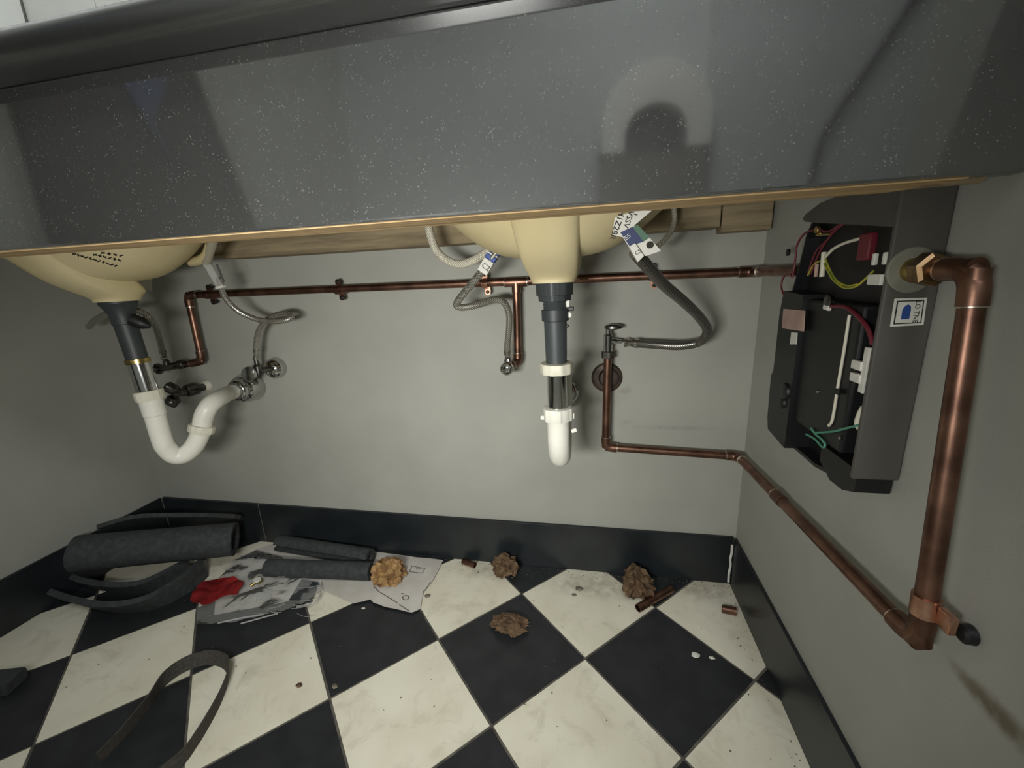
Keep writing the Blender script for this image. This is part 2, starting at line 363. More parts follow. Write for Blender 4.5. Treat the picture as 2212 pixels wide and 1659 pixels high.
def filleted(pts, r, k=7):
    P = [Vector(p) for p in pts]; out = [P[0]]
    for i in range(1, len(P)-1):
        a = (P[i-1]-P[i]).normalized(); b = (P[i+1]-P[i]).normalized()
        A = P[i]+a*r; B = P[i]+b*r
        for j in range(k+1):
            t = j/k; out.append(A*(1-t)**2 + P[i]*2*t*(1-t) + B*t*t)
    return out + [P[-1]]
def text_geo(s, o, ax, ay, size, depth=.0003):
    cu = bpy.data.curves.new('t', 'FONT'); cu.body = s; cu.size = size; cu.extrude = depth; cu.align_x = 'CENTER'; cu.align_y = 'CENTER'; cu.resolution_u = 2
    ob = bpy.data.objects.new('t', cu); COL.objects.link(ob)
    dg = bpy.context.evaluated_depsgraph_get(); me = bpy.data.meshes.new_from_object(ob.evaluated_get(dg))
    ax, ay = Vector(ax).normalized(), Vector(ay).normalized(); az = ax.cross(ay); o = Vector(o)
    g = G().add([o + ax*v.co.x + ay*v.co.y + az*v.co.z for v in me.vertices], [tuple(p.vertices) for p in me.polygons])
    bpy.data.objects.remove(ob); bpy.data.meshes.remove(me); bpy.data.curves.remove(cu); return g

# ------------------------------------------------------------------ the setting
FARY, RX, CZ, RETY = -2.2, 1.75, 2.5, -0.600
fl = struct('floor', G().box((XL-.1, FARY-.1, -.06), (RX+.1, .1, -.0012)), 'grout')
S_T = 0.2; Q = S_T/math.sqrt(2); TX, TY = -0.0924, -0.0936
def clip(poly, ax, val, keep_less):
    out = []
    for i in range(len(poly)):
        a, b = poly[i], poly[(i+1) % len(poly)]; ia = (a[ax] <= val) == keep_less; ib = (b[ax] <= val) == keep_less
        if ia: out.append(a)
        if ia != ib:
            t = (val-a[ax])/(b[ax]-a[ax]); out.append(Vector((a.x+(b.x-a.x)*t, a.y+(b.y-a.y)*t)))
    return out
def clip_rect(poly, x0, x1, y0, y1):
    for ax, val, kl in ((0, x0, False), (0, x1, True), (1, y0, False), (1, y1, True)):
        poly = clip(poly, ax, val, kl)
        if len(poly) < 3: return []
    return poly
gw = .0021/S_T
for a in range(-16, 18):
    for b in range(-16, 18):
        def tpt(u, v): return Vector((TX + Q*(v-u), TY - Q*(u+v)))
        quad = [tpt(a+gw, b+gw), tpt(a+1-gw, b+gw), tpt(a+1-gw, b+1-gw), tpt(a+gw, b+1-gw)]
        g = G()
        for rect in ((XL, XR, FARY, 0), (XR, RX, FARY, RETY)):
            p = clip_rect(quad, *rect)
            ar = abs(sum(p[i].x*p[(i+1) % len(p)].y - p[(i+1) % len(p)].x*p[i].y for i in range(len(p))))/2 if p else 0
            if ar > 2e-4: g.prism([(q.x, q.y, -.006) for q in p], (0, 0, .006))
        if g.v: part('floor_tile', g, 'black_tile' if (a+b) % 2 == 0 else 'white_tile', fl, 0)
wb = struct('wall_back', G().box((XL-.1, .008, 0), (XR+.1, .12, CZ)), 'wall_back')
wr = struct('wall_right', G().box((XR+.006, RETY, 0), (XR+.10, .12, CZ)), 'wall_right')
struct('wall_return', G().box((XR+.10, RETY, 0), (RX, RETY+.1, CZ)), 'wall_dark')
wl = struct('wall_left', G().box((XL-.1, FARY, 0), (XL-.006, .12, CZ)), 'wall')
struct('wall_front', G().box((XL-.1, FARY-.1, 0), (RX+.1, FARY, CZ)).box((.52, FARY-.01, 0), (RX, FARY+.05, CZ)), 'wall_far')
struct('wall_far_right', G().box((RX, FARY, 0), (RX+.1, RETY+.1, CZ)), 'wall_dark')
struct('ceiling', G().box((XL-.1, FARY-.1, CZ), (RX+.1, .12, CZ+.08)), 'ceil')
# black skirting tiles, each its own piece
def skirt(name, pieces, face):
    root = struct(name, G().box(*face), 'skirt_joint')
    for lo, hi in pieces: part('skirting_tile', G().box(lo, hi, .0015), 'skirt', root)
jx = atY(557, 1092, 0).x; g2 = .0010
xs = [XL, jx, XR]
skirt('baseboard_back', [((xs[i]+g2, 0, 0), (xs[i+1]-(g2 if xs[i+1] < XR else 0), .008, HB)) for i in range(len(xs)-1)], ((XL, .0015, 0), (XR, .008, HB-.001)))
skirt('baseboard_left', [((XL-.006, y0+g2, 0), (XL, y1-g2, HB)) for y0, y1 in ((-.4, 0), (-.8, -.4), (-1.2, -.8), (-1.6, -1.2), (-2.2, -1.6))], ((XL-.006, -2.2, 0), (XL-.0015, 0, HB-.001)))
skirt('baseboard_right', [((XR, y0+g2, 0), (XR+.006, y1-g2*(y1 < 0), HB)) for y0, y1 in ((-.598, 0),)], ((XR+.0015, -.598, 0), (XR+.006, 0, HB-.001)))
part('caulk', G().ribbon(crom([Vector((XR-.003+random.uniform(-.0015, .0015), -.003, z)) for z in (.006, .03, .05, .065, .08, .1)], 4), (1, -.6, 0), .0045, .003), 'tag_white', bpy.data.objects['baseboard_right'], 0)
# white wall tiling above the counter
for i in range(8):
    for k in range(4):
        x0 = XL+i*.188; x1 = min(x0+.185, XR); z0 = .93+k*.2
        part('wall_tile', G().box((x0, .002, z0), (x1, .0085, z0+.197), .001), 'wtile', wb)
for i in range(3):
    for k in range(6): part('wall_tile', G().box((XL-.0065, -.6+i*.2, .93+k*.2), (XL, -.6+i*.2+.197, .93+k*.2+.197), .001), 'wtile', wl)

# ------------------------------------------------------------------ counter
PY, PZ0, PZ1, OVY, CT = -.467, .7335, .891, -.506, .921
ct = thing('vanity_counter', 'polished black vanity counter with a deep front panel over raw timber', 'counter', (0, PY, PZ0))
g = G()
def counter_ring(x):
    pts = []
    zc = (PZ1+CT)/2; r = (CT-PZ1)/2
    pts += [(x, -.002, PZ1), (x, -.002, CT)]
    for k in range(9):
        an = math.pi/2 + math.pi*k/8; pts.append((x, OVY+r+math.cos(an)*r, zc+math.sin(an)*r))
    return [Vector(p) for p in pts]
g.loft([counter_ring(XL), counter_ring(XR+.005)]); part('worktop', g, 'counter', ct, 50)
part('front_panel', G().box((XL, PY, PZ0), (XR+.005, PY+.016, PZ1), .003), 'panel', ct)
rail = G()
xe = .322
sec = lambda x, dy=0, dz=0: [Vector((x, PY+.003, PZ0-.001)), Vector((x, PY+.048+dy, PZ0-.001)), Vector((x, PY+.048+dy, PZ0+.05+dz)), Vector((x, PY+.003, PZ0+.05+dz))]
rail.loft([sec(XL), sec(-.5), sec(0), sec(xe-.02), sec(xe, -.018, -.01), sec(xe+.008, -.034, -.02)])
part('timber_rail', rail, 'wood', ct, 20, 'raw pale timber edge under the black panel')
part('rail_splinter', G().prism([(xe-.01, PY+.03, PZ0-.002), (xe+.022, PY+.012, PZ0-.004), (xe+.024, PY+.009, PZ0), (xe-.008, PY+.02, PZ0)], (0, 0, .003)), 'batten', ct, 0)

wbt = thing('wall_batten', 'long rough timber batten fixed to the back wall under the counter', 'batten', (-.2, -.02, .745))
part('board', G().box((-.735, -.04, .746), (.275, .006, .85), .003), 'batten', wbt)
part('board', G().box((.279, -.03, .738), (XR, .006, .85), .003), 'batten', wbt)
part('board', G().box((XL, -.03, .752), (-.742, .006, .85), .003), 'batten', wbt)

# ------------------------------------------------------------------ basins
def basin(x0, label, stamp):
    t = thing('wash_basin', label, 'basin', (x0, -.25, .675), 'two basins under the counter')
    cy = -.245; g = G(); rings = []; n = 48
    for rr, z in ((.020, .700), (.045, .7025), (.075, .709), (.1, .721), (.125, .739), (.150, .762), (.172, .79), (.19, .825), (.2, .866)):
        rings.append([Vector((x0+math.cos(2*math.pi*i/n)*rr, cy+math.sin(2*math.pi*i/n)*rr*.86, z)) for i in range(n)])
    cols_ = [crom([r[i] for r in rings], 3) for i in range(n)]; g.loft([[c[j] for c in cols_] for j in range(len(cols_[0]))]); gb = g; part('bowl', g, 'porcelain', t, 60)
    def rr_ring(cx, cyy, z, wx, wy, rad, tilt=0):
        out = []
        for q in range(4):
            sx = (1, -1, -1, 1)[q]; sy = (1, 1, -1, -1)[q]
            for k in range(7):
                an = math.pi/2*q + math.pi/2*k/6
                lx = sx*(wx/2-rad)+math.cos(an)*rad; ly = sy*(wy/2-rad)+math.sin(an)*rad
                out.append(Vector((cx+lx, cyy+ly, z+ly*tilt)))
        return out
    g = G()
    def smooth_rings(rs, k=4):
        cols = [crom([r[i] for r in rs], k) for i in range(len(rs[0]))]
        return [[c[j] for c in cols] for j in range(len(cols[0]))]
    g.loft(smooth_rings([rr_ring(x0, -.245, .668, .060, .062, .026), rr_ring(x0, -.246, .6755, .066, .070, .028, -.03), rr_ring(x0, -.268, .690, .072, .116, .030, -.22), rr_ring(x0, -.285, .712, .078, .150, .028, -.30), rr_ring(x0, -.325, .760, .084, .130, .026, -.2), rr_ring(x0, -.35, .84, .09, .10, .024)]))
    SURF = ([v for v in gb.v]+[v for v in g.v], [f for f in gb.f]+[tuple(i+len(gb.v) for i in f) for f in g.f])
    part('overflow_channel', g, 'porcelain', t, 50)
    if stamp:
        from mathutils.bvhtree import BVHTree
        bv = BVHTree.FromPolygons(SURF[0], SURF[1]); g = G()
        rows = [(160, 250, 548, 574, 11), (205, 258, 550, 562, 6), (222, 262, 546, 552, 4)]
        for xa, xb, ya, yb, cnt in rows:
            for k in range(cnt):
                u = k/(cnt-1); hit = bv.ray_cast(CAM, ray(xa+(xb-xa)*u, ya+(yb-ya)*u).normalized())
                if hit[0] is None: continue
                p0, nn = hit[0], hit[1]; tx_ = nn.cross(Vector((0, 0, 1))).normalized(); ty_ = nn.cross(tx_)
                dx = tx_*math.cos(.5+.7*(k % 3))+ty_*math.sin(.5+.7*(k % 3)); g.obox(p0, dx, dx.cross(nn), nn, (.0055, .0016, .0012))
                dx = tx_*math.cos(-.8+.5*(k % 4))+ty_*math.sin(-.8+.5*(k % 4)); g.obox(p0, dx, dx.cross(nn), nn, (.0045, .0014, .0012))
        if g.v: part('stamped_lettering', g, 'ink', t, 0)
    return t
B_R = basin(.006, 'cream basin above the dark tailpiece in the middle of the wall', False)
B_L = basin(-.772, 'cream basin at the far left with stamped lettering', True)

# ------------------------------------------------------------------ drains
def ax_pts(p0, p1): return Vector(p0), (Vector(p1)-Vector(p0))
dr = thing('sink_drain', 'dark tailpiece with straight white trap hanging below the middle basin', 'drain', (.006, -.245, .37), 'basin drains')
def rd(px, py): return atY(px, py, -.245)
top, bot = rd(1197, 603), rd(1205, 890)
axd = (bot-top).normalized(); L = lambda y: (rd(1200, y)-rd(1200, 603)).length
def lat(prof, n=24, rib=None, o=top, a=axd): return G().lathe(o, a, prof, n, rib)
ps = .000667
part('gasket', lat([(-.004, .024), (-.002, .026), (.001, .026), (.002, .024)]), 'brass', dr)
part('flange_nut', lat([(0, .0245), (.001, .0258), (.022, .0250), (.0225, .0225), (.030, .0220), (.031, .018)], 48, (6, 2, 1.05, .021)), 'dgrey2', dr, 30)
part('threaded_tail', lat([(.028, .0165)]+[(.030+.0018*k, .0172 if k % 2 else .0160) for k in range(10)]+[(.049, .0165)]), 'dgrey', dr, 20)
col = part('collar', lat([(.042, .0190), (.0425, .0198), (.058, .0196), (.0590, .0178)]), 'dgrey2', dr, 30)
part('tailpiece', lat([(.050, .0168), (.125, .0155), (.126, .0140)]), 'dgrey', dr, 30)
e = rd(1228, 660)
part('rod_clip', G().obox(rd(1226, 648), (1, 0, 0), (0, 1, 0), (0, 0, 1), (.006, .004, .020), .001).lathe(rd(1229, 680), (0, -1, 0), [(-.003, .004), (.003, .004)], 12), 'tag_white', dr)
part('rod_clip', G().obox(rd(1233, 667), (1, 0, 0), (0, 1, 0), (0, 0, 1), (.009, .004, .006), .001).obox(rd(1224, 706), (1, 0, 1), (0, 1, 0), (-1, 0, 1), (.008, .005, .004), .001), 'black', dr)
def ribnut(o, a, r, h, n, m, parent, name='slip_nut', rib=(5, 2, 1.045)):
    return part(name, G().lathe(o, a, [(0, r*.80), (.0005, r*.97), (.002, r), (h-.002, r), (h-.0005, r*.97), (h, r*.80)], n, (*rib, r*.9)), m, parent, 30)
ribnut(top+axd*.1205, axd, .0235, .0165, 50, 'pvc_nut', dr)
part('chrome_tube', lat([(.132, .0150), (.197, .0150)]), 'chrome', dr, 40)
tn = ribnut(top+axd*.190, axd, .0218, .020, 48, 'pvc', dr, rib=(8, 2, 1.07))
part('wing', G().obox(rd(1173, 902), (1, 0, 0), (0, 1, 0), (0, 0, 1), (.008, .005, .007), .002), 'pvc', tn)
part('wing', G().obox(rd(1237, 898), (1, 0, 0), (0, 1, 0), (0, 0, 1), (.006, .005, .010), .002).obox(rd(1240, 930), (1, 0, .4), (0, 1, 0), (-.4, 0, 1), (.009, .003, .006), .001), 'pvc', tn)
tp = top+axd*.200
trap_path = [tp, tp+axd*.025, tp+axd*.045, tp+axd*.062+Vector((0, .004, 0)), tp+axd*.078+Vector((0, .016, 0)), tp+axd*.083+Vector((0, .034, 0)), tp+axd*.078+Vector((0, .052, 0)), tp+axd*.062+Vector((0, .064, 0)), tp+axd*.035+Vector((0, .068, 0)), tp+axd*-.012+Vector((0, .070, 0)), tp+axd*-.028+Vector((0, .080, 0)), tp+axd*-.034+Vector((0, .10, 0))]
endw = atY(1222, 848, 0)
part('trap_bend', G().tube(crom(trap_path+[Vector((endw.x, -.06, endw.z)), Vector((endw.x, .004, endw.z))], 6), [.0172]*12+[.0168]*200 if False else .0170, 22), 'pvc', dr, 60)
fl_r = G().lathe((endw.x, .006, endw.z), (0, -1, 0), [(0, .031), (.004, .031), (.010, .029), (.016, .024), (.020, .0195), (.030, .019), (.031, .017)], 36)
part('wall_flange', fl_r, 'chrome', dr, 40)

dl = thing('sink_drain', 'white swept trap bending right to the wall below the far left basin', 'drain', (-.77, -.245, .37), 'basin drains')
def ld(px, py, Y=-.245): return atY(px, py, Y)
t0, t1 = ld(255, 652), ld(340, 905); al = (t1-t0).normalized()
K = (t1-t0).length/253
part('flange_nut', G().lathe(t0, al, [(-.002, .0275), (.004, .0275), (.006, .0255), (.020, .0195), (.032, .0185), (.033, .016)], 30), 'dgrey2', dl, 30)
part('tailpiece', G().lathe(t0, al, [(.030, .0185), (.040, .0187), (.041, .0172), (.105, .0165), (.106, .014)], 28), 'dgrey2', dl, 30)
part('pivot_port', G().lathe(ld(285, 690), ld(326, 706, -.235)-ld(285, 690), [(0, .011), (.016, .011), (.022, .0085), (.029, .004)], 16), 'black', dl)
part('slip_nut', G().lathe(t0, al, [(.1035, .016), (.104, .0190), (.112, .0190), (.113, .016)], 28), 'brass', dl, 30, 'tarnished brass rim nut')
part('chrome_tube', G().lathe(t0, al, [(.110, .0172), (.170, .0172)], 30), 'chrome', dl)
ribnut(t0+al*.164, al, .0225, .019, 48, 'pvc_nut', dl, rib=(6, 1, 1.03))
b0 = t0+al*.178
FX = ld(524, 840, -.025)
trp = [b0, ld(350, 948, -.244), ld(360, 968, -.24), ld(377, 983, -.232), ld(398, 982, -.222), ld(418, 965, -.212), ld(430, 943, -.204), ld(436, 922, -.198), ld(440, 900, -.193), ld(450, 880, -.184), ld(464, 866, -.165), ld(480, 857, -.125), Vector((FX.x, -.070, FX.z)), Vector((FX.x, -.004, FX.z))]
part('trap_bend', G().tube(crom(trp, 6), [.0185]*2+[.0172]*200 if False else .0172, 22), 'pvc', dl, 60)
part('trap_inlet', G().lathe(b0, ld(350, 948, -.244)-b0, [(0, .0192), (.034, .0187), (.035, .0172)], 26), 'pvc', dl, 40)
na = (ld(440, 900, -.193)-ld(430, 943, -.204)).normalized()
ribnut(ld(436, 926, -.199)-na*.008, na, .0225, .015, 48, 'pvc_nut', dl, rib=(6, 1, 1.03))
fw = FX
wd_ = (ld(540, 836, 0)-ld(505, 848, -.10)).normalized()
part('wall_flange', G().lathe((fw.x, .006, fw.z), (0, -1, 0), [(0, .036), (.004, .0370), (.020, .0355), (.034, .032), (.039, .029), (.040, .026), (.047, .026), (.052, .023), (.054, .0175)], 40), 'chrome', dl, 40)

# ------------------------------------------------------------------ copper pipework
PR = .0078
def fit(p, d, L=.016, r=None):
    d = Vector(d).normalized(); r = r or PR*1.18
    return G().lathe(Vector(p)-d*L/2, d, [(0, PR), (.0004, r), (L-.0004, r), (L, PR)], 18)
def elbow(name, a, c, b, parent, R=.014, m='copper'):
    a, b, c = Vector(a), Vector(b), Vector(c); da, db = (a-c).normalized(), (b-c).normalized()
    e = part(name, G().tube(filleted([c+da*R*1.9, c, c+db*R*1.9], R*1.2), PR*1.2, 18), m, parent, 60)
    for d in (da, db): part('solder_ring', G().lathe(c+d*R*1.86, d, [(0, PR*1.22), (.0012, PR*1.22), (.0016, PR)], 18), 'solder', e)
    return e
cw = -.026
tp_ = thing('copper_pipe', 'long horizontal copper pipe clipped along the back wall with two drops', 'pipe', (-.25, cw, .5), 'copper pipework')
L0 = atY(407, 645, cw); zp = .669
Lc = Vector((L0.x, cw, zp+.003)); Rc = Vector((.340, cw, zp)); Hc = Vector((.340, -.196, zp))
Ld = atY(437, 781, cw); Lv = atY(372, 792, -.045)
part('pipe', G().tube([Lc, Rc], PR, 18), 'copper', tp_, 60)
part('pipe', G().tube([Lc, Ld], PR, 18), 'copper', tp_, 60)
part('pipe', G().tube([Ld, Lv], PR, 18), 'copper', tp_, 60)
part('pipe', G().tube([Rc, Hc], PR, 18), 'copper', tp_, 60)
elbow('elbow', Ld, Lc, Rc, tp_); elbow('elbow', Lc, Ld, Lv, tp_); elbow('elbow', Lc, Rc, Hc, tp_)
Tc = atY(1115, 614, cw); Tc.z = zp; Tb = atY(1119, 782, cw); Tv = atY(1098, 792, -.055)
tee = part('tee', fit(Tc, (1, 0, 0), .044).lathe(Tc, (0, 0, -1), [(0, PR*1.18), (.020, PR*1.18), (.0204, PR)], 18), 'copper', tp_, 40)
for s in (-1, 1): part('solder_ring', G().lathe(Tc+Vector((s*.022, 0, 0)), (s, 0, 0), [(0, PR*1.2), (.0014, PR*1.2), (.0018, PR)], 18), 'solder', tee)
part('pipe', G().tube([Tc, Tb], PR, 18), 'copper', tp_, 60)
part('pipe', G().tube([Tb, Tv], PR, 18), 'copper', tp_, 60)
elbow('elbow', Tc, Tb, Tv, tp_, .010)

cw2 = -.028
lp = thing('copper_pipe', 'low copper pipe turning the right corner and rising to the heater inlet', 'pipe', (.2, cw2, .33), 'copper pipework')
A = atY(1313, 765, cw2); Bp = atY(1308, 966, cw2); Cc = atX(1610, 988, .342); Cc = Vector((.342, cw2, atY(1600, 986, cw2).z))
Dp = Vector((.343, -.497, .352)); Ep = Vector((.345, -.470, .668)); Ep = Vector((.345, -.468, .668)); Fp = Vector((.3400, -.408, .668))
part('pipe', G().tube([A, Bp], PR, 18), 'copper', lp, 60); part('pipe', G().tube([Bp, Cc], PR, 18), 'copper', lp, 60)
part('pipe', G().tube([Cc, Dp], PR, 18), 'copper', lp, 60); part('riser', G().tube([Dp, Ep], PR*1.06, 20), 'copper_bright' if False else 'copper', lp, 60)
part('pipe', G().tube([Ep, Fp], PR*1.1, 18), 'copper', lp, 60)
elbow('elbow', A, Bp, Cc, lp, .012); elbow('elbow', Bp, Cc, Dp, lp, .012)
elbow('elbow', Cc, Dp, Ep, lp, .016); elbow('elbow', Dp, Ep, Fp, lp, .015)
cq = Cc + (Dp-Cc)*.43; cq = Cc + (Dp-Cc)*.395
cpl = part('coupling', fit(cq, Dp-Cc, .026), 'copper', lp, 40)
part('solder_ring', G().lathe(cq-(Dp-Cc).normalized()*.012, Cc-Dp, [(0, PR*1.22), (.0014, PR*1.22), (.0018, PR)], 18), 'solder', cpl)
rcl = Dp + (Ep-Dp)*.115
rc = thing('pipe_clip', 'bright copper clip holding the riser at its foot on the right wall', 'clip', rcl, 'pipe clips')
part('strap', G().lathe(rcl, Ep-Dp, [(-.009, PR*1.12), (-.009, PR*1.3), (.009, PR*1.3), (.009, PR*1.12)], 20).obox(rcl+Vector((.004, -.017, 0)), (1, 0, 0), (0, 1, 0), (0, 0, 1), (.006, .014, .016), .001), 'copper_bright', rc)
part('wall_plug', G().lathe(rcl+Vector((.020, -.020, -.008)), (-1, 0, 0), [(0, .008), (.006, .0075), (.008, .005)], 16), 'black', rc)
for i, (px, py, lab) in enumerate(((450, 640, 'copper pipe clip beside the left elbow of the top pipe'), (730, 626, 'copper pipe clip alone in the middle of the bare wall'), (1048, 616, 'bright copper pipe clip just left of the tee'), (1411, 600, 'bright copper pipe clip nearest the heater'))):
    c = atY(px, py, cw); c.z = zp + (.002 if px < 500 else 0); m = 'copper_bright' if i > 1 else 'copper'
    k = thing('pipe_clip', lab, 'clip', (c.x, c.y, c.z-.02), 'pipe clips')
    st = G().lathe(c-Vector((.0055, 0, 0)), (1, 0, 0), [(0, PR*1.02), (0, PR*1.24), (.011, PR*1.24), (.011, PR*1.02)], 18)
    st.box((c.x-.0055, c.y-.001, c.z-PR*1.1), (c.x+.0055, .008, c.z+PR*1.1))
    part('strap', st, m, k, 40)
    for s in (-1, 1):
        cc = Vector((c.x+.003*(s < 0), c.y+.006, c.z+s*(PR+.009)))
        if s > 0: cc.x -= .002
        tabp = [Vector((cc.x-.0055, cc.y, c.z+s*PR*.9)), Vector((cc.x+.0055, cc.y, c.z+s*PR*.9))]+[Vector((cc.x+.0062*math.cos(t*math.pi/8), cc.y, cc.z+s*.0062*math.sin(t*math.pi/8))) for t in range(9)]
        tb = part('tab', G().prism(tabp, (0, .0015, 0)), m, k, 0)
        part('screw', G().lathe(cc+Vector((0, .012, 0)), (0, -1, 0), [(0, .003), (.0115, .003), (.0135, .0036), (.0145, .002)], 12), 'black', tb)

# ------------------------------------------------------------------ stop valves
def wallplate(px, py, r, m, parent, prof=None, name='wall_flange'):
    c = atY(px, py, 0); prof = prof or [(0, r), (.003, r), (.008, r*.8), (.010, r*.4)]
    return part(name, G().lathe((c.x, .0075, c.z), (0, -1, 0), prof, 32), m, parent, 40)
# valve with ball flange
v2 = thing('stop_valve', 'shiny chrome stop valve with round ball flange and oval handle', 'valve', atY(590, 795, 0), 'stop valves')
c = atY(596, 795, 0); wallplate(596, 795, .0, 'chrome', v2, [(0, .024), (.006, .0255), (.018, .0235), (.026, .017), (.030, .009), (.031, .006)])
s0 = atY(585, 797, -.03); s1 = atY(546, 803, -.058)
part('body', G().tube([Vector((c.x, -.02, c.z)), s0, s1], .0068, 16).lathe(atY(558, 800, -.05), (0, 0, 1), [(-.009, .009), (.010, .009), (.014, .0055), (.024, .0055)], 16), 'chrome_dull', v2)
hd = (atY(535, 805, -.075)-s1).normalized()
part('handle', G().lathe(atY(540, 808, -.066), hd, [(0, .006), (.001, .0165), (.003, .0180), (.006, .0165), (.007, .005)], 28), 'chrome', v2)
# valve cluster behind left drain
v3 = thing('stop_valve', 'tarnished stop valve with knurled knobs behind the left drain', 'valve', atY(440, 835, 0), 'stop valves')
wallplate(442, 834, .014, 'pvc_nut', v3)
q0, q1, q2 = atY(440, 836, -.002), atY(400, 846, -.045), atY(372, 852, -.07)
part('body', G().tube([q0, q1, q2], .0095, 16).lathe(atY(412, 842, -.032), q1-q0, [(-.012, .013), (-.010, .0155), (.010, .0155), (.012, .013)], 18), 'chrome_dull', v3)
part('knob', G().lathe(atY(384, 846, -.058), atY(345, 828, -.075)-atY(384, 846, -.058), [(0, .009), (.006, .0125), (.024, .0130), (.028, .009)], 20, (4, 2, 1.06, .012)), 'chrome_dull', v3, 30)
part('knob', G().lathe(atY(380, 858, -.060), atY(360, 882, -.075)-atY(380, 858, -.060), [(0, .010), (.004, .0150), (.009, .0150), (.010, .0130), (.016, .0145), (.022, .0130), (.024, .008)], 20), 'chrome_dull', v3, 30)
# valve at the end of left drop
v1 = thing('stop_valve', 'small tarnished valve on the end of the left copper drop', 'valve', atY(350, 790, -.06), 'stop valves')
w0, w1 = atY(396, 786, -.048), atY(346, 796, -.062); d1 = (w1-w0).normalized()
part('body', G().lathe(w0, d1, [(-.002, .0095), (0, .011), (.010, .011), (.0115, .0085), ((w1-w0).length-.006, .0085), ((w1-w0).length+.001, .006)], 18).lathe(atY(362, 792, -.058), (0, 0, 1), [(0, .007), (.013, .007), (.017, .005)], 14), 'chrome_dull', v1)
part('handle', G().lathe(w1, d1, [(0, .004), (.001, .0125), (.005, .0135), (.008, .0115), (.009, .004)], 22), 'chrome_dull', v1)
# valve under the centre hose, knob facing out
v4 = thing('stop_valve', 'bright chrome valve with round knob facing out below the tee', 'valve', atY(1098, 796, -.06), 'stop valves')
k0 = atY(1100, 790, -.058); kd = (CAM-k0); kd = Vector((-.06, -1, -.1)).normalized()
part('body', G().lathe(k0+Vector((0, .004, 0)), kd, [(0, .008), (.006, .0105), (.016, .0105), (.018, .008)], 18).lathe(atY(1099, 790, -.062), (0, 0, 1), [(0, .006), (.014, .006), (.018, .0048), (.024, .0048)], 14), 'chrome', v4)
part('handle', G().lathe(k0+kd*.014, kd, [(0, .008), (.002, .0128), (.008, .0132), (.011, .0115), (.0108, .0085), (.0095, .007), (.011, .004)], 26), 'chrome', v4, 30)
# valve at top of the right pipe
v5 = thing('stop_valve', 'chrome angle valve with dark oval handle on the right vertical pipe', 'valve', atY(1312, 768, cw2), 'stop valves')
n0 = atY(1313, 768, cw2)
part('nut', G().lathe(n0, (0, 0, 1), [(-.006, .0085), (-.005, .0125), (.008, .0125), (.009, .009)], 6), 'chrome_dull', v5, 0)
part('body', G().lathe(n0, (0, 0, 1), [(.006, .0088), (.040, .0092), (.043, .006), (.052, .006)], 20).lathe(n0+Vector((.002, 0, .028)), (1, 0, 0), [(0, .006), (.012, .006), (.016, .0045), (.024, .0045)], 14), 'chrome', v5, 40)
hh = n0+Vector((.006, 0, .054)); ring = lambda z, a, b: [hh+Vector((math.cos(2*math.pi*i/24)*a+.004, math.sin(2*math.pi*i/24)*b, z)) for i in range(24)]
part('handle', G().loft([ring(-.003, .006, .005), ring(-.001, .017, .010), ring(.004, .017, .010), ring(.007, .010, .006)]), 'chrome_dull', v5)
rp = thing('rosette', 'round rust-stained wall rosette behind the right vertical copper pipe', 'rosette', atY(1310, 817, 0))
cR = atY(1311, 817, 0)
part('disc', G().lathe((cR.x, .0075, cR.z), (0, -1, 0), [(0, .0315), (.002, .0315), (.004, .0295), (.005, .024), (.0055, .010)], 36), 'rust', rp, 40)
part('hub', G().lathe((cR.x+.004, .0075, cR.z), (0, -1, 0), [(.004, .022), (.012, .018), (.014, .012)], 24), 'rust', rp, 40)

# ------------------------------------------------------------------ supply hoses
def hose(label, pts, r, m, ferrule=True, end_len=.012):
    P = crom([atY(*p) for p in pts], 9)
    t = thing('supply_hose', label, 'hose', P[-1], 'flexible supply hoses')
    part('hose', G().tube(P, r, 14, uv=True), m, t, 80)
    if ferrule:
        d = (P[-1]-P[-3]).normalized()
        part('ferrule', G().lathe(P[-1]-d*.012, d, [(0, r*1.02), (.0005, r*1.18), (.007, r*1.18), (.008, r*.9), (.020, r*.85), (.022, r*1.1), (.026, r*1.1)], 16), 'steel', t, 30)
    return t, P
h1, P1 = hose('thin braided hose arching behind the far left drain', [(192, 706, -.12), (208, 690, -.14), (240, 675, -.15), (280, 668, -.15), (312, 678, -.13), (333, 700, -.11), (345, 735, -.085), (353, 765, -.066)], .0062, 'hose')
h2, P2 = hose('braided hose with a small loop hanging from a clear sleeve', [(473, 600, -.14), (485, 640, -.13), (515, 672, -.115), (560, 691, -.10), (605, 694, -.095), (629, 686, -.085), (617, 677, -.075), (592, 682, -.072), (570, 697, -.068), (556, 724, -.062), (553, 765, -.055)], .0056, 'hose')
sl = part('sleeve', G().obox(atY(462, 596, -.145), Vector((1, 0, -.05)), (0, 1, 0), atY(444, 565, -.15)-atY(480, 627, -.14), (.016, .006, .052), .002), 'film_tag', h2)
part('sleeve_hem', G().obox(atY(477, 620, -.149), (1, 0, .15), (0, 1, 0), (-.15, 0, 1), (.019, .008, .005), .001), 'tag_white', h2)
part('barcode', G().obox(atY(476, 590, -.150), Vector((1, 0, -.0)), (0, 1, 0), atY(466, 565, -.15)-atY(484, 610, -.15), (.0045, .001, .034)), 'paper_ink', h2)
part('shank', G().tube(crom([atY(455, 528, -.16), atY(447, 550, -.155), atY(432, 562, -.15), atY(412, 566, -.145)], 6), .0085, 14), 'porcelain', h2)
part('shank', G().tube([atY(462, 515, -.165)+Vector((.02, .01, .10)), atY(462, 515, -.165), atY(452, 545, -.157), atY(446, 566, -.15)], .008, 14), 'hose_white', h2)
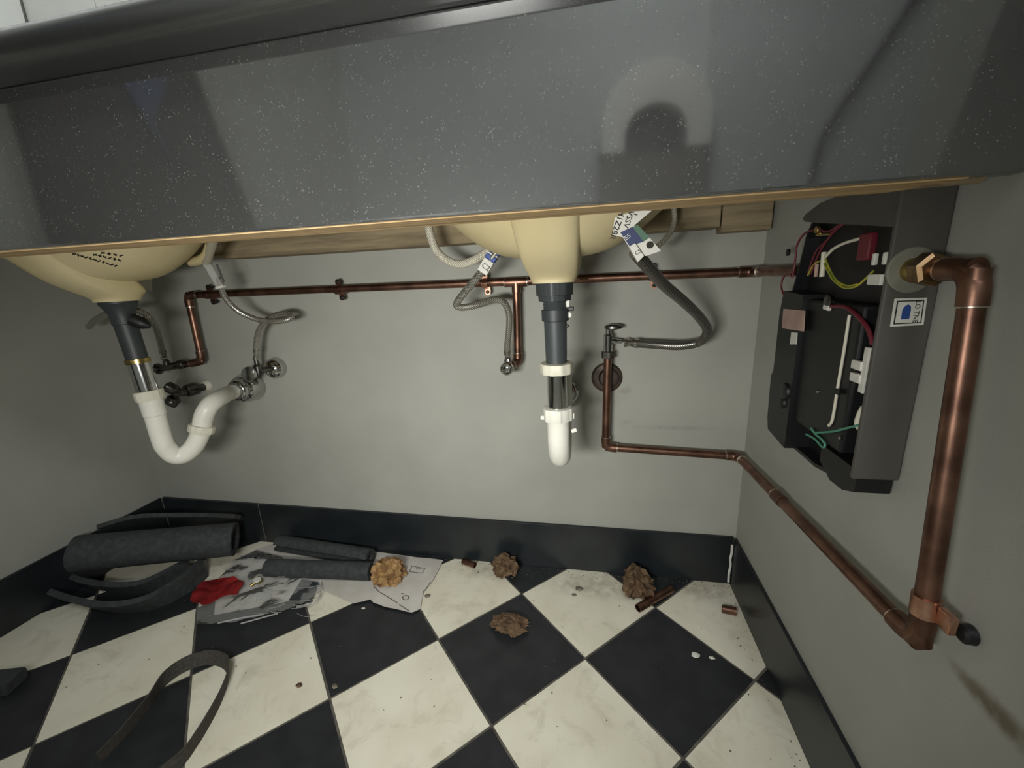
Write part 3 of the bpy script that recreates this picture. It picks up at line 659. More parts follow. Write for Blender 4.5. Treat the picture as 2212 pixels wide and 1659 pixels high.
h3, P3 = hose('steel braided hose zigzagging from a blue and white tag to the chrome knob valve', [(1078, 538, -.16), (1050, 575, -.155), (1020, 612, -.145), (997, 640, -.135), (986, 658, -.13), (998, 664, -.125), (1030, 659, -.115), (1065, 648, -.10), (1087, 652, -.092), (1099, 675, -.085), (1100, 705, -.08), (1096, 745, -.072), (1096, 768, -.065)], .0064, 'hose')
dtag = (atY(1076, 540, -.158)-atY(1040, 592, -.158)).normalized(); side = dtag.cross(Vector((0, -1, 0))).normalized()
def wrap(t, px0, px1, Y, w, th, m, name, label=None):
    a, b = atY(*px0, Y), atY(*px1, Y); d = (b-a); s = d.cross(Vector((0, -1, 0))).normalized(); n = s.cross(d).normalized()
    return part(name, G().obox((a+b)/2, s, n, d, (w, th, d.length), .0015), m, t, label=label)
wrap(h3, (1042, 589), (1058, 562), -.158, .0185, .011, 'tag_white', 'tag')
wrap(h3, (1058, 562), (1064, 552), -.158, .0190, .0115, 'tag_blue', 'tag_band')
wrap(h3, (1064, 552), (1066, 548), -.158, .0190, .0115, 'tag_white', 'tag_band')
wrap(h3, (1066, 548), (1072, 538), -.158, .0190, .0115, 'tag_blue', 'tag_band')
wrap(h3, (1072, 538), (1075, 532), -.158, .0180, .011, 'chrome_dull', 'crimp')
tg = text_geo('C2', atY(1049, 577, -.1652), (dtag.x*0+side.x, 0, side.z), dtag, .012); part('tag_print', tg, 'paper_ink', h3, 0)
h4, P4 = hose('thick dark braided hose sweeping right then back to the angle valve', [(1372, 545, -.31), (1402, 580, -.27), (1436, 617, -.22), (1475, 650, -.17), (1512, 686, -.125), (1528, 715, -.095), (1512, 738, -.07), (1470, 747, -.06), (1420, 745, -.05), (1366, 741, -.032)], .0080, 'hose_dark')
# printed paper tag on the dark hose
td = (atY(1342, 500, -.33)-atY(1383, 562, -.33)).normalized(); sd = td.cross(Vector((0, -1, 0))).normalized()
if sd.x < 0: sd = -sd
ctag = atY(1385, 500, -.330)
nrm = sd.cross(td).normalized()
if nrm.y > 0: nrm = -nrm
def tagp(px, py, Y=-.330): return atY(px, py, Y)
def tagquad(name, pts, m, Y=-.330, th=.0008):
    return part(name, G().prism([tagp(*p, Y) for p in pts], (0, th, 0)), m, h4, 0)
tagquad('tag', [(1328, 470), (1372, 455), (1408, 455), (1370, 487), (1402, 512), (1428, 542), (1395, 553), (1366, 545), (1345, 512), (1322, 508)], 'tag_white')
tagquad('tag_panel', [(1340, 502), (1366, 490), (1390, 522), (1360, 532)], 'tag_navy', -.3305)
tagquad('tag_panel', [(1366, 490), (1378, 486), (1404, 513), (1390, 522)], 'tag_green', -.3305)
tagquad('tag_wrap', [(1359, 533), (1372, 525), (1391, 553), (1378, 566)], 'tag_white', -.334, .012)
mk = tagp(1404, 529, -.3305); part('tag_mark', G().lathe(mk, (0, -1, 0), [(0, .0040), (.0006, .0040)], 20), 'ink', h4, 0)
tx = (atY(1340, 470, -.33)-atY(1326, 506, -.33)).normalized()
for s, px, py, sz in (('H1Z28R', 1333, 486, .0095), ('VSSV', 1357, 474, .0088), ('I', 1371, 463, .0078)):
    ax = -(atY(1345, 462, -.330)-atY(1330, 503, -.330)).normalized(); ay = Vector((ax.z, 0, -ax.x)); ay = -ay if ay.x < 0 else ay
    part('tag_print', text_geo(s, tagp(px, py, -.3312), ax, ay, sz), 'ink', h4, 0)
part('tag_print', text_geo('E5', tagp(1356, 512, -.3316), (.8, 0, .6), (-.6, 0, .8), .007), 'tag_white', h4, 0)
part('tag_print', text_geo('CS', tagp(1378, 545, -.3345), (.8, 0, .6), (-.6, 0, .8), .006), 'paper_ink', h4, 0)
# pale hoses from the taps
def pale(label, pts, r, m):
    q0 = atY(*pts[0]); P = crom([q0+Vector((-.004, .01, .12)), q0+Vector((-.003, .004, .05))]+[atY(*p) for p in pts], 9); t = thing('tap_hose', label, 'hose', P[-1], 'pale tap hoses')
    part('hose', G().tube(P, r, 14, uv=True), m, t, 80)
    d = (P[0]-P[1]).normalized(); part('end_cap', G().lathe(P[0]-d*.003, d, [(0, r*1.1), (.006, r*1.1), (.007, r*.8)], 14), 'tag_white', t)
    return t
pale('white braided hose loop left of the blue and white tag', [(926, 490, -.13), (932, 515, -.13), (942, 540, -.13), (962, 560, -.132), (990, 571, -.135), (1022, 563, -.14), (1050, 545, -.15), (1066, 528, -.16)], .0072, 'hose_white')
pale('thin white hose curving behind the big printed tag', [(1456, 448, -.10), (1457, 475, -.10), (1449, 500, -.105), (1432, 522, -.115), (1412, 538, -.13)], .0042, 'hose_white')
ft = thing('hang_tag', 'small white tag with a blue triangle beside the far left basin', 'tag', atY(313, 620, -.10))
part('card', G().prism([atY(*p, -.10) for p in ((294, 604), (300, 575), (318, 575), (321, 560), (325, 560), (328, 630), (305, 628))], (0, .001, 0)), 'tag_white', ft, 0)
part('triangle', G().prism([atY(*p, -.1015) for p in ((296, 597), (305, 588), (309, 601))], (0, .001, 0)), 'tag_navy', ft, 0)
# ------------------------------------------------------------------ water heater on the right wall
HX = .3215; NY = -.408
ht = thing('water_heater', 'dark wall water heater with its cover off and coloured wires showing', 'heater', (XR, -.3, .44))
def hx(px, py, X=HX): return atX(px, py, X)
def yz(y, z, x): return Vector((x, y, z))
out = [(-.408, .462), (-.392, .452), (-.365, .441), (-.316, .432), (-.25, .432), (-.204, .438), (-.197, .457), (-.198, .557), (-.195, .64), (-.205, .67), (-.211, .69), (-.217, .714), (-.232, .735), (-.27, .746), (-.408, .752)]
part('back_plate', G().prism([yz(max(y, -.404), z, XR-.010) for y, z in out], (.014, 0, 0)), 'heater_black', ht, 0)
n = len(out); rim = G()
cyc = sum(p[0] for p in out)/n; czc = sum(p[1] for p in out)/n
inn = [(y+(cyc-y)*.03, z+(czc-z)*.03) for y, z in out]
idx = list(range(0, n-1))
out0 = out; out = [(max(y, -.4035), z) for y, z in out]
for i in idx:
    j = i+1
    if out[i][1] > .62 and out[i][0] > -.215: top_x = HX+.012
    else: top_x = HX+.012
    rim.add([yz(*out[i], top_x), yz(*out[j], top_x), yz(*inn[j], top_x), yz(*inn[i], top_x), yz(*out[i], XR+.004), yz(*out[j], XR+.004), yz(*inn[j], XR+.004), yz(*inn[i], XR+.004)],
            [(0, 1, 2, 3), (0, 4, 5, 1), (3, 2, 6, 7), (0, 3, 7, 4), (1, 5, 6, 2), (4, 7, 6, 5)])
part('tray_rim', rim, 'heater_black', ht, 0)
# end wall facing the camera carries the water connection
part('end_wall', G().box((HX, NY, .462), (XR+.004, NY+.005, .752), .002), 'heater_case', ht, 40)
hood = [(-.4032, .706), (-.33, .716), (-.27, .724), (-.238, .729), (-.230, .733), (-.236, .738), (-.27, .746), (-.4032, .752)]
part('hood', G().prism([yz(y, z, HX) for y, z in hood], (XR-HX, 0, 0)), 'heater_case', ht, 0)
lip = [(-.405, .470), (-.405, .446), (-.385, .438), (-.36, .437), (-.335, .450), (-.335, .47)]
part('bottom_lip', G().prism([yz(y, z, HX+.006) for y, z in lip], (XR-HX-.006, 0, 0)), 'black', ht, 0)
# far side control cover
cov = G(); cz = [(-.262, .640), (-.205, .643), (-.199, .61), (-.200, .557), (-.200, .53), (-.194, .52), (-.198, .457), (-.204, .440), (-.262, .434)]
cov.prism([yz(y, z, HX-.002) for y, z in cz], (.030, 0, 0)); part('control_cover', cov, 'heater_black', ht, 0)
for k, (px, py) in enumerate(((1697, 845), (1692, 870))):
    part('dial', G().lathe(hx(px, py, HX-.002), (-1, 0, 0), [(0, .012-.004*k), (.003, .011-.004*k), (.004, .006-.002*k)], 20), 'black' if k else 'heater_black', ht)
part('tank', G().box((HX+.004, -.375, .475), (XR-.008, -.262, .635), .004), 'heater_black', ht)
part('pink_label', G().prism([hx(1692, 667, HX-.003), hx(1738, 671, HX-.003), hx(1735, 716, HX-.003), hx(1689, 709, HX-.003)], (.001, 0, 0)), 'pink', ht, 0)
part('white_label', G().prism([hx(1709, 718, HX-.003), hx(1721, 719, HX-.003), hx(1719, 744, HX-.003), hx(1706, 744, HX-.003)], (.001, 0, 0)), 'tag_white', ht, 0)
def wire(name, pts, r, m, X=HX+.002): return part(name, G().tube(crom([hx(p[0], p[1], p[2] if len(p) > 2 else X) for p in pts], 6), r, 8), m, ht, 60)
wire('rod', [(1835, 680), (1826, 740), (1816, 800), (1809, 840), (1803, 880), (1797, 910), (1790, 920)], .0016, 'wire_white')
part('rod_clip', G().obox(hx(1809, 846, HX), (0, 1, 0), (1, 0, 0), (0, 0, 1), (.008, .004, .006), .001), 'black', ht)
for px, py in ((1770, 846), (1798, 652), (1818, 946)):
    part('screw', G().lathe(hx(px, py, HX+.004), (-1, 0, 0), [(0, .0022), (.002, .002), (.003, .001)], 12), 'steel', ht)
wire('green_wire', [(1752, 925), (1762, 938), (1774, 948), (1782, 960), (1777, 966), (1760, 948), (1742, 938)], .0014, 'wire_green')
wire('green_wire', [(1762, 935), (1800, 932), (1832, 924), (1855, 919)], .0014, 'wire_green')
wire('cream_wire', [(1866, 880), (1858, 895), (1852, 915), (1857, 925)], .0030, 'wire_white', HX+.004)
wire('red_wire', [(1795, 662), (1825, 663), (1850, 680), (1872, 705), (1882, 730), (1885, 745)], .0022, 'wire_red')
part('terminal', G().obox(hx(1787, 664, HX+.001), (0, 1, .1), (1, 0, 0), (0, -.1, 1), (.012, .004, .006), .001), 'tag_white', ht)
part('thermostat', G().lathe(hx(1795, 652, HX+.004), (-1, 0, 0), [(0, .008), (.004, .008), (.005, .004)], 20), 'chrome_dull', ht)
for px, py in ((1855, 789), (1852, 816)):
    part('terminal', G().obox(hx(px, py, HX+.002), (0, 1, 0), (1, 0, 0), (0, 0, 1), (.016, .006, .009), .001), 'tag_white', ht)
part('terminal_block', G().obox(hx(1872, 800, HX+.004), (0, 1, 0), (1, 0, 0), (0, 0, 1), (.008, .006, .046), .001), 'tag_white', ht)
wire('yellow_wire', [(1745, 595), (1757, 573), (1775, 564), (1788, 585), (1800, 605), (1825, 622), (1850, 618), (1872, 600), (1886, 586)], .0011, 'wire_yellow')
wire('yellow_wire', [(1783, 560), (1793, 583), (1808, 606), (1830, 617), (1852, 614)], .0011, 'wire_yellow')
wire('white_wire', [(1783, 555), (1800, 538), (1825, 525), (1862, 514)], .0017, 'wire_white')
wire('connector', [(1780, 545), (1778, 570), (1775, 598)], .0028, 'wire_white')
wire('connector', [(1765, 570), (1762, 598)], .0022, 'pink')
wire('red_wire', [(1712, 600), (1718, 560), (1722, 530), (1738, 505), (1765, 496), (1790, 500), (1815, 485), (1850, 478), (1880, 482)], .0013, 'wire_red')
wire('red_wire', [(1745, 590), (1762, 545), (1785, 520), (1805, 495), (1840, 472), (1875, 470)], .0011, 'wire_red')
wire('red_wire', [(1752, 592), (1768, 550), (1790, 515), (1812, 492), (1838, 478), (1868, 486)], .0011, 'wire_red')
wire('red_wire', [(1694, 640), (1688, 620), (1692, 600), (1706, 592), (1712, 600)], .0012, 'wire_red')
part('red_block', G().obox(hx(1873, 533, HX+.004), (0, 1, 0), (1, 0, 0), (0, 0, 1), (.018, .008, .026), .002), 'wire_red', ht)
part('terminal', G().obox(hx(1890, 560, HX+.001), (0, 1, 0), (1, 0, 0), (0, 0, 1), (.004, .004, .011), .001).obox(hx(1913, 558, HX+.001), (0, 1, 0), (1, 0, 0), (0, 0, 1), (.004, .004, .011), .001), 'tag_white', ht)
part('terminal_block', G().obox(hx(1893, 604, HX+.001), (0, 1, 0), (1, 0, 0), (0, 0, 1), (.020, .005, .010), .001), 'tag_white', ht)
part('sensor', G().tube([hx(1765, 507, HX+.002), hx(1795, 505, HX+.002)], .0018, 10).lathe(hx(1768, 496, HX+.003), (-1, 0, 0), [(0, .005), (.003, .004)], 14), 'brass', ht)
for px, py in ((1705, 545), (1683, 936)):
    c = hx(px, py, HX+.016); part('fixing_lug', G().lathe(c, (-1, 0, 0), [(0, .005), (.003, .005)], 6), 'black', ht, 0)
# inlet washer, nut, sticker
ic = Vector((.3400, NY, .668))
part('washer', G().lathe(ic, (0, -1, 0), [(-.001, .0200), (.001, .0200), (.002, .0190), (.002, .010)], 36), 'washer', ht, 30)
part('inlet_stub', G().lathe(ic, (0, -1, 0), [(0, .0105), (.012, .0105), (.014, .0095)], 20), 'brass', ht)
part('inlet_nut', G().lathe(ic+Vector((0, -.013, 0)), (0, -1, 0), [(0, .0125), (.001, .0142), (.013, .0142), (.015, .011)], 6), 'nut_metal', ht, 0)
st = [atY(px, py, NY-.0006) for px, py in ((1933, 645), (2003, 643), (1995, 702), (1923, 706))]
def lerp4(u, v): return (st[0]*(1-u)+st[1]*u)*(1-v) + (st[3]*(1-u)+st[2]*u)*v
def quadr(u0, u1, v0, v1, dy): return [lerp4(u, v)+Vector((0, dy, 0)) for u, v in ((u0, v0), (u1, v0), (u1, v1), (u0, v1))]
sk = part('sticker', G().prism(quadr(0, 1, 0, 1, 0), (0, .0006, 0)), 'tag_white', ht, 0, 'white square sticker with a blue arrow')
part('sticker_border', G().prism(quadr(.08, .92, .08, .92, -.0002), (0, .0002, 0)), 'ink', sk, 0)
part('sticker_face', G().prism(quadr(.12, .88, .12, .88, -.0004), (0, .0002, 0)), 'tag_white', sk, 0)
part('sticker_arrow', G().prism([lerp4(u, v)+Vector((0, -.0007, 0)) for u, v in ((.28, .75), (.28, .40), (.36, .26), (.44, .22), (.52, .28), (.54, .42), (.52, .75))], (0, .0003, 0)), 'tag_blue', sk, 0)
part('sticker_print', text_geo('LO TNE', lerp4(.72, .5)+Vector((0, -.0006, 0)), lerp4(.7, .9)-lerp4(.72, .1), Vector((1, 0, 0)), .0058, .0001), 'ink', sk, 0)

# ------------------------------------------------------------------ things on the floor
def fz(px, py, z=0): return atZ(px, py, z)
def outline(pts, per=4, jit=0):
    out = []; P = [fz(*p) for p in pts]
    for i in range(len(P)):
        a, b = P[i], P[(i+1) % len(P)]
        for k in range(per):
            q = a.lerp(b, k/per)
            if jit and k: q = q + Vector((random.uniform(-jit, jit), random.uniform(-jit, jit), 0))
            q.y = min(q.y, -.002); out.append(q)
    return out
pa = thing('paper_sheet', 'plain white paper lying under the clear plastic bag', 'paper', fz(560, 1260), 'leaflet papers on the floor')
part('sheet', G().sheet(outline([(470, 1262), (520, 1200), (600, 1172), (665, 1185), (720, 1245), (690, 1283), (600, 1305), (463, 1330)]), lambda x, y: .0022+.0012*noise.noise(Vector((x*22, y*22, 1))), 8), 'paper', pa)
pbk = thing('leaflet', 'creased grey instruction leaflet with a torn lower edge', 'leaflet', fz(830, 1270), 'leaflet papers on the floor')
lout = outline([(640, 1200), (760, 1188), (870, 1203), (958, 1214), (935, 1258), (915, 1283), (909, 1318), (890, 1327), (860, 1320), (828, 1313), (806, 1305), (800, 1298), (786, 1303), (766, 1307), (748, 1300), (690, 1275), (640, 1262)], 3, .0012)
lz = lambda x, y: .0048+.0016*noise.noise(Vector((x*18, y*18, 4)))
part('sheet', G().sheet(lout, lz, 9), 'paper', pbk)
def strokes(segs, w=.0012):
    g = G()
    for a, b in segs:
        A, B = fz(*a, .0068), fz(*b, .0068); d = (B-A).normalized(); s = Vector((-d.y, d.x, 0))*w/2
        g.prism([A+s, B+s, B-s, A-s], (0, 0, .0002))
    return g
ring_ = [(876+7*math.cos(t*.785), 1291+5*math.sin(t*.785)) for t in range(9)]
part('leaflet_print', strokes([((886, 1222), (918, 1228)), ((918, 1228), (912, 1238)), ((912, 1238), (884, 1235)), ((884, 1235), (890, 1222)), ((898, 1226), (903, 1230)), ((903, 1230), (910, 1227)), ((806, 1266), (818, 1278)), ((820, 1279), (858, 1302)), ((862, 1306), (884, 1320)), ((930, 1256), (920, 1272)), ((920, 1272), (912, 1280)), ((866, 1282), (872, 1282))] + [(ring_[i], ring_[i+1]) for i in range(8)]), 'paper_ink', pbk, 0)
bz = lambda x, y: .009 + .010*abs(noise.noise(Vector((x*17, y*17, 2)))) + .0035*abs(noise.noise(Vector((x*55, y*55, 5))))
bag = thing('plastic_bag', 'crinkled clear plastic bag of small parts on the paper', 'bag', fz(560, 1290))
part('film', G().sheet(outline([(424, 1358), (436, 1310), (470, 1262), (505, 1218), (555, 1196), (610, 1212), (650, 1245), (690, 1258), (694, 1285), (672, 1303), (640, 1318), (570, 1340), (500, 1354)], 5, .003), bz, 16, .0003), 'film', bag, 80)
part('film_fold', G().ribbon(crom([fz(690, 1258, .016), fz(694, 1280, .016), fz(676, 1302, .014), fz(640, 1312, .010)], 6), (0, 0, 1), .006, .0006), 'film_tag', bag)
part('film_fold', G().ribbon(crom([fz(470, 1346, .010), fz(520, 1335, .014), fz(570, 1327, .012)], 6), (0, .2, 1), .003, .0006).ribbon(crom([fz(520, 1347, .012), fz(545, 1340, .014), fz(600, 1325, .012)], 6), (0, .2, 1), .003, .0006), 'film_tag', bag)
for k in range(14):
    px, py = random.uniform(460, 670), random.uniform(1225, 1330); an = random.uniform(-.6, .5); L_ = random.uniform(10, 26)
    P_ = [fz(px+L_*(q-1)*math.cos(an), min(py+L_*(q-1)*math.sin(an)*.5+(3 if q == 1 else 0), 1345), .0165) for q in range(3)]
    part('crease_highlight', G().ribbon(crom(P_, 3), (0, -.5, .8), .0022, .0006), 'film_tag', bag)  # pale ribbons standing in for highlight lines along the film's creases
part('black_pouch', G().prism([fz(625, 1300, .006), fz(652, 1255, .006), fz(688, 1262, .006), fz(672, 1302, .006)], (0, 0, .005)), 'dgrey2', bag, 0)
part('sachet', G().prism([fz(553, 1297, .006), fz(558, 1270, .006), fz(588, 1268, .006), fz(585, 1297, .006)], (0, 0, .002)), 'film_tag', bag, 0)
rf = thing('red_wrapper', 'torn piece of red plastic film at the left end of the bag', 'wrapper', fz(475, 1280))
rz = lambda x, y: .014+.012*abs(noise.noise(Vector((x*30, y*30, 8))))
part('film', G().sheet(outline([(413, 1308), (430, 1280), (455, 1266), (490, 1260), (515, 1262), (530, 1270), (515, 1295), (480, 1302), (462, 1314), (440, 1322)], 4, .002), rz, 9, .0006), 'red', rf, 60)
br = thing('brass_fitting', 'small yellow brass fitting beside the red wrapper', 'fitting', fz(548, 1262))
part('body', G().lathe(fz(541, 1266, .012), fz(558, 1254, .016)-fz(541, 1266, .012), [(0, .0035), (.012, .0035), (.013, .009), (.024, .009), (.025, .005)], 16), 'brass', br)
part('cap', G().lathe(fz(556, 1254, .022), (0, 0, 1), [(0, .008), (.004, .008)], 16), 'tag_white', br)
# split foam pipe lagging
def foam_tube(label, a, b, R, r, open_dir, group='pipe foam offcuts', gap=.5):
    a, b = Vector(a), Vector(b); d = (b-a).normalized(); od = Vector(open_dir); od = (od-d*od.dot(d)).normalized(); s = d.cross(od)
    n = 28; rings = []
    for p in (a, a+(b-a)*.33, a+(b-a)*.66, b):
        ring = []
        for k in range(n+1):
            an = gap/2 + (2*math.pi-gap)*k/n; ring.append(p + (od*math.cos(an)+s*math.sin(an))*R)
        for k in range(n, -1, -1):
            an = gap/2 + (2*math.pi-gap)*k/n; ring.append(p + (od*math.cos(an)+s*math.sin(an))*r)
        rings.append(ring)
    g = G(); m = len(rings[0])
    v = [p for q in rings for p in q]; f = []
    for k in range(3):
        for i in range(m): j = (i+1) % m; f.append((k*m+i, k*m+j, (k+1)*m+j, (k+1)*m+i))
    for base, rev in ((0, True), (3*m, False)):
        for i in range(n):
            q = (base+i, base+i+1, base+m-2-i, base+m-1-i); f.append(q[::-1] if rev else q)
    g.add(v, f)
    return solo('pipe_insulation', g, 'foam', label, 'pipe foam', group, 40)
foam_tube('front split black foam tube lying on the leaflet', fz(578, 1226, .024), fz(802, 1234, .024), .0205, .009, (0, .9, .5))
foam_tube('rear split black foam tube lying against the skirting', (-.755, -.030, .024), (-.478, -.052, .024), .0205, .009, (.1, -1, .1))
foam_tube('long thick black foam roll leaning in the left corner', (-1.098, -.238, .112), (-.825, -.088, .070), .040, .027, (-.3, .5, .9), gap=.25)
rl = foam_tube
def strip(label, pts, up, w, t, m='foam', name='foam_strip', cat='pipe foam', group='pipe foam offcuts'):
    P = crom(pts, 8); g = G().ribbon(P, up, w, t); 
    return solo(name, g, m, label, cat, group, 50)
strip('flat black foam strip lying along the top of the thick roll', [(-1.125, -.165, .130), (-1.06, -.128, .139), (-.99, -.090, .126), (-.92, -.060, .112), (-.845, -.050, .108)], (.3, -.6, .5), .024, .010)
strip('curled black foam strip on the floor in front of the thick roll', [fz(440, 1228, .022), fz(400, 1262, .022), fz(330, 1300, .022), fz(250, 1312, .022), fz(175, 1300, .024), fz(128, 1284, .030)], (0, -.55, .8), .052, .012)
strip('second black foam strip tucked between the thick roll and the curled one', [Vector((-.92, -.14, .020)), fz(330, 1262, .020), fz(265, 1270, .020), fz(200, 1262, .022), fz(165, 1250, .024)], (0, -.5, .8), .046, .012)
# webbing strap
sp = [fz(215, 1640, .006), fz(262, 1590, .008), fz(318, 1520, .012), fz(352, 1470, .013), fz(398, 1436, .013), fz(450, 1420, .013), fz(487, 1430, .013), fz(492, 1458, .013), fz(478, 1500, .013), fz(455, 1545, .013), fz(425, 1595, .012), fz(392, 1640, .010), fz(330, 1690, .008)]
strip('looped dark webbing strap lying across the tiles at lower left', sp, (0, .35, .94), .026, .0022, 'strap', 'webbing_strap', 'strap', None)
solo('foam_block', G().obox(fz(2, 1475, .012), (1, .3, 0), (-.3, 1, 0), (0, 0, 1), (.055, .040, .024), .004), 'foam', 'short black foam block at the left edge of the floor', 'pipe foam', 'pipe foam offcuts')
# crumpled paper
def lump(label, px, py, rx, ry, rz, seed, m):
    c = fz(px, py, rz*.75); c.y = min(c.y, -ry*1.15-.004)
    solo('crumpled_paper', G().crumple((c.x, c.y, c.z), rx, ry, rz, seed), m, label, 'paper', 'crumpled brown papers', 22)
lump('tan crumpled paper at the right end of the foam tubes', 838, 1236, .039, .033, .029, 1, 'tan')
lump('crumpled brown paper against the back skirting', 1094, 1212, .029, .024, .026, 2, 'kraft')
lump('crumpled brown paper behind the long copper offcut', 1376, 1250, .031, .039, .028, 3, 'kraft')
lump('flat crumpled brown paper alone on the black tile', 1100, 1348, .034, .021, .014, 4, 'kraft')
# copper offcuts
def offcut(label, a, b, r):
    a, b = Vector(a), Vector(b); d = (b-a).normalized(); Lg = (b-a).length
    g = G(); prof = [(0, r*.82), (0, r), (Lg, r), (Lg, r*.82), (Lg-.012, r*.8)]
    t = thing('copper_offcut', label, 'pipe offcut', ((a+b)/2).to_tuple()[:2]+(0,), 'copper offcuts')
    n = 20; v = []; f = []; x = d.orthogonal().normalized(); y = d.cross(x); prof2 = [(0, r*.84), (0, r), (Lg, r), (Lg, r*.84)]
    for tt, rr in prof2:
        for i in range(n): v.append(a+d*tt+(x*math.cos(2*math.pi*i/n)+y*math.sin(2*math.pi*i/n))*rr)
    for k in range(4):
        for i in range(n): j = (i+1) % n; f.append((k*n+i, k*n+j, ((k+1) % 4)*n+j, ((k+1) % 4)*n+i))
    part('tube', G().add(v, f), 'copper', t, 40)
    part('cut_ring', G().lathe(a-d*.0003, d, [(0, r*1.0), (.0012, r*1.02)], n).add([], []), 'black', t) if False else None
offcut('long copper pipe offcut leaning over the tile joint', fz(1378, 1314, .0085), fz(1450, 1272, .012), .0082)
offcut('short copper offcut by the back skirting', fz(1000, 1212, .0075), fz(1026, 1221, .0075), .0072)
offcut('short copper offcut near the right skirting', fz(1560, 1315, .0080), fz(1590, 1321, .0080), .0078)
# loose grit: a few countable bits plus dust
for lab, px, py, r, m in (('grey flake beside the right edge of the leaflet', 924, 1287, .007, 'debris'), ('larger grey flake on the middle white tile', 1252, 1272, .008, 'debris'), ('smaller grey flake on the middle white tile', 1240, 1285, .005, 'debris'),
        ('white paint curl on the right black tile', 1502, 1414, .008, 'tag_white'), ('small white chip beside the paint curl', 1538, 1421, .005, 'tag_white'), ('dark screw-like crumb on the left white tile', 646, 1480, .006, 'kraft'), ('pale chip by the left tile joint', 724, 1482, .006, 'debris'), ('white crumb below the torn leaflet', 785, 1314, .004, 'tag_white')):
    c = fz(px, py, r*.3); solo('debris_flake', G().crumple((c.x, c.y, c.z), r, r*.7, r*.35, px*.01, 2, .5, 2.0), m, lab, 'debris', 'loose flakes on the floor', 50)
g = G()
for i in range(260):
    if i < 150: c = Vector((random.uniform(-.35, XR-.01), -abs(random.gauss(.004, .02))-.003, .0006))
    elif i < 190: c = Vector((XR-abs(random.gauss(.0, .02))-.004, random.uniform(-.45, -.01), .0006))
    else: c = Vector((random.uniform(-.9, .3), random.uniform(-.45, -.02), .0006))
    r = random.uniform(.0006, .0018)
    if c.x > XR-.002: continue
    an = random.uniform(0, 6.28); g.prism([c+Vector((math.cos(an+k*2.09)*r, math.sin(an+k*2.09)*r, 0)) for k in range(3)], (0, 0, r*.6))
o = solo('floor_grit', g, 'debris', 'fine grit scattered along the skirting and tiles', 'grit', None, 0); o['kind'] = 'stuff'

# ------------------------------------------------------------------ added lamps, and room behind the camera with guessed shapes for panel to reflect
lampf = thing('added_strip_lamp', 'added unseen strip lamp on the tiled wall above the counter', 'lamp', (-.40, .002, 1.9))
part('housing', G().box((-.84, -.08, 1.92), (.04, .002, 2.06), .008), 'lamp_body', lampf)
part('diffuser', G().box((-.82, -.125, 1.93), (.02, -.08, 2.05), .012), 'diffuser', lampf)
cl = thing('added_ceiling_lamp', 'added unseen square ceiling lamp over the room in front of the counter', 'lamp', (.30, -1.70, CZ-.05))
part('frame', G().box((.02, -1.98, CZ-.05), (.58, -1.42, CZ), .005), 'lamp_body', cl)
part('diffuser', G().box((.05, -1.95, CZ-.056), (.55, -1.45, CZ-.05), .002), 'diffuser', cl)
fx = thing('guessed_arch_unit', 'guessed pale arched wall unit with a dark oval opening, mirrored in the black panel', 'wall_unit', (.31, FARY, 1.17))  # guessed unit and box, added for their reflections in the panel
arch = [Vector((.31-.215, FARY, 1.175))]+[Vector((.31-.215*math.cos(math.pi*k/16), FARY, 1.29+.21*math.sin(math.pi*k/16))) for k in range(17)]+[Vector((.31+.215, FARY, 1.175))]
arch = arch[::-1]
inn_ = [Vector((.31+(p.x-.31)*.58, FARY, 1.15+(p.z-1.15)*.56)) for p in arch]
m_ = len(arch); g = G(); off = Vector((0, .12, 0))
v = arch+inn_+[p+off for p in arch]+[p+off for p in inn_]; f = []
for i in range(m_-1):
    f += [(i, i+1, m_+i+1, m_+i), (2*m_+i, 3*m_+i, 3*m_+i+1, 2*m_+i+1), (i, 2*m_+i, 2*m_+i+1, i+1), (m_+i, m_+i+1, 3*m_+i+1, 3*m_+i)]
f += [(0, m_, 3*m_, 2*m_), (m_-1, 3*m_-1, 4*m_-1, 2*m_-1)]
part('arch_body', g.add(v, f), 'fixture', fx, 30)
part('opening', G().prism([p+Vector((0, .01, 0)) for p in inn_], (0, .02, 0)), 'fixture_dark', fx, 0)
bx_ = thing('wall_box', 'guessed dark brown box on the wall below the arched unit', 'box', (.3, FARY, .95))
part('body', G().box((.08, FARY, .95), (.515, FARY+.12, 1.165), .006), 'wall_box', bx_)
part('lid', G().box((.075, FARY, 1.165), (.52, FARY+.125, 1.172), .002), 'fixture_dark', bx_)
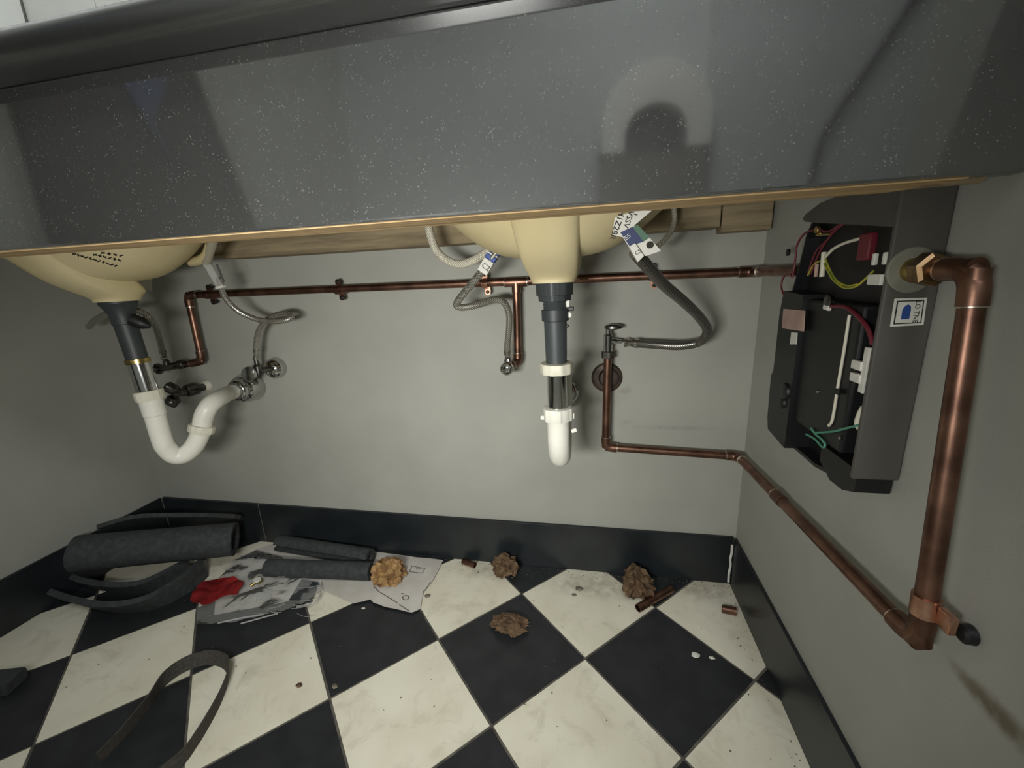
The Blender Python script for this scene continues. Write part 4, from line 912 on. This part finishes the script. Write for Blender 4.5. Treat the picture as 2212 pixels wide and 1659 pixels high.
cdp = crom([Vector((1.21, -2.14, 1.62)), Vector((1.10, -2.14, 1.43)), Vector((.97, -2.14, 1.20)), Vector((.94, -2.14, 1.05)), Vector((.935, -2.14, .8)), Vector((.95, -2.14, .4)), Vector((.95, -2.14, .03))], 8)
cdp = [Vector((1.30, -2.14, 1.80)), Vector((1.26, -2.14, 1.71))]+cdp
solo('power_cord', G().tube(cdp, .012, 10), 'black', 'black cord hanging down the room wall, mirrored in the panel', 'cord')
wlp = thing('added_front_lamp', 'added unseen lamp on a floor stand shining under the counter', 'lamp', (LPOS.x, LPOS.y-.05, 0))
wdir = (LAIM-LPOS).normalized()
part('head', G().obox(LPOS-wdir*.017, wdir.cross(Vector((0, 0, 1))), wdir, Vector((0, 0, 1)), (.22, .03, .13), .004), 'black', wlp)
part('pole', G().tube([(LPOS.x, LPOS.y-.03, .02), (LPOS.x, LPOS.y-.03, LPOS.z-.03)], .008, 14), 'steel', wlp)
part('foot', G().box((LPOS.x-.07, LPOS.y-.1, 0), (LPOS.x+.07, LPOS.y+.04, .02), .005), 'black', wlp)
lb = thing('guessed_board', 'guessed dark brown board on the left wall, added for its slanted reflection', 'board', (XL+.02, -1.3, 0))  # guessed form, slanted to give the panel a dark reflected edge
part('board', G().prism([Vector((XL+.004, y, z)) for y, z in ((-.85, 0), (-1.70, 0), (-1.13, 1.95), (-.85, 1.95))], (.030, 0, 0)), 'door', lb, 0)
part('edge_strip', G().prism([Vector((XL+.034, y, z)) for y, z in ((-1.66, .02), (-1.69, .02), (-1.135, 1.93), (-1.105, 1.93))], (.006, 0, 0)), 'door', lb, 0)
cl_ = thing('guessed_blue_patch', 'guessed blue grey patch on the board, added for its reflection', 'cloth', (XL+.04, -1.05, 1.0))  # guessed patch, added for the blue tone reflected in the panel
part('fold', G().prism([Vector((XL+.035, y, z)) for y, z in ((-.95, 1.42), (-1.16, 1.42), (-1.20, 1.25), (-1.13, 1.12), (-1.17, 1.04))], (.012, 0, 0)), 'bluecloth', cl_, 0)
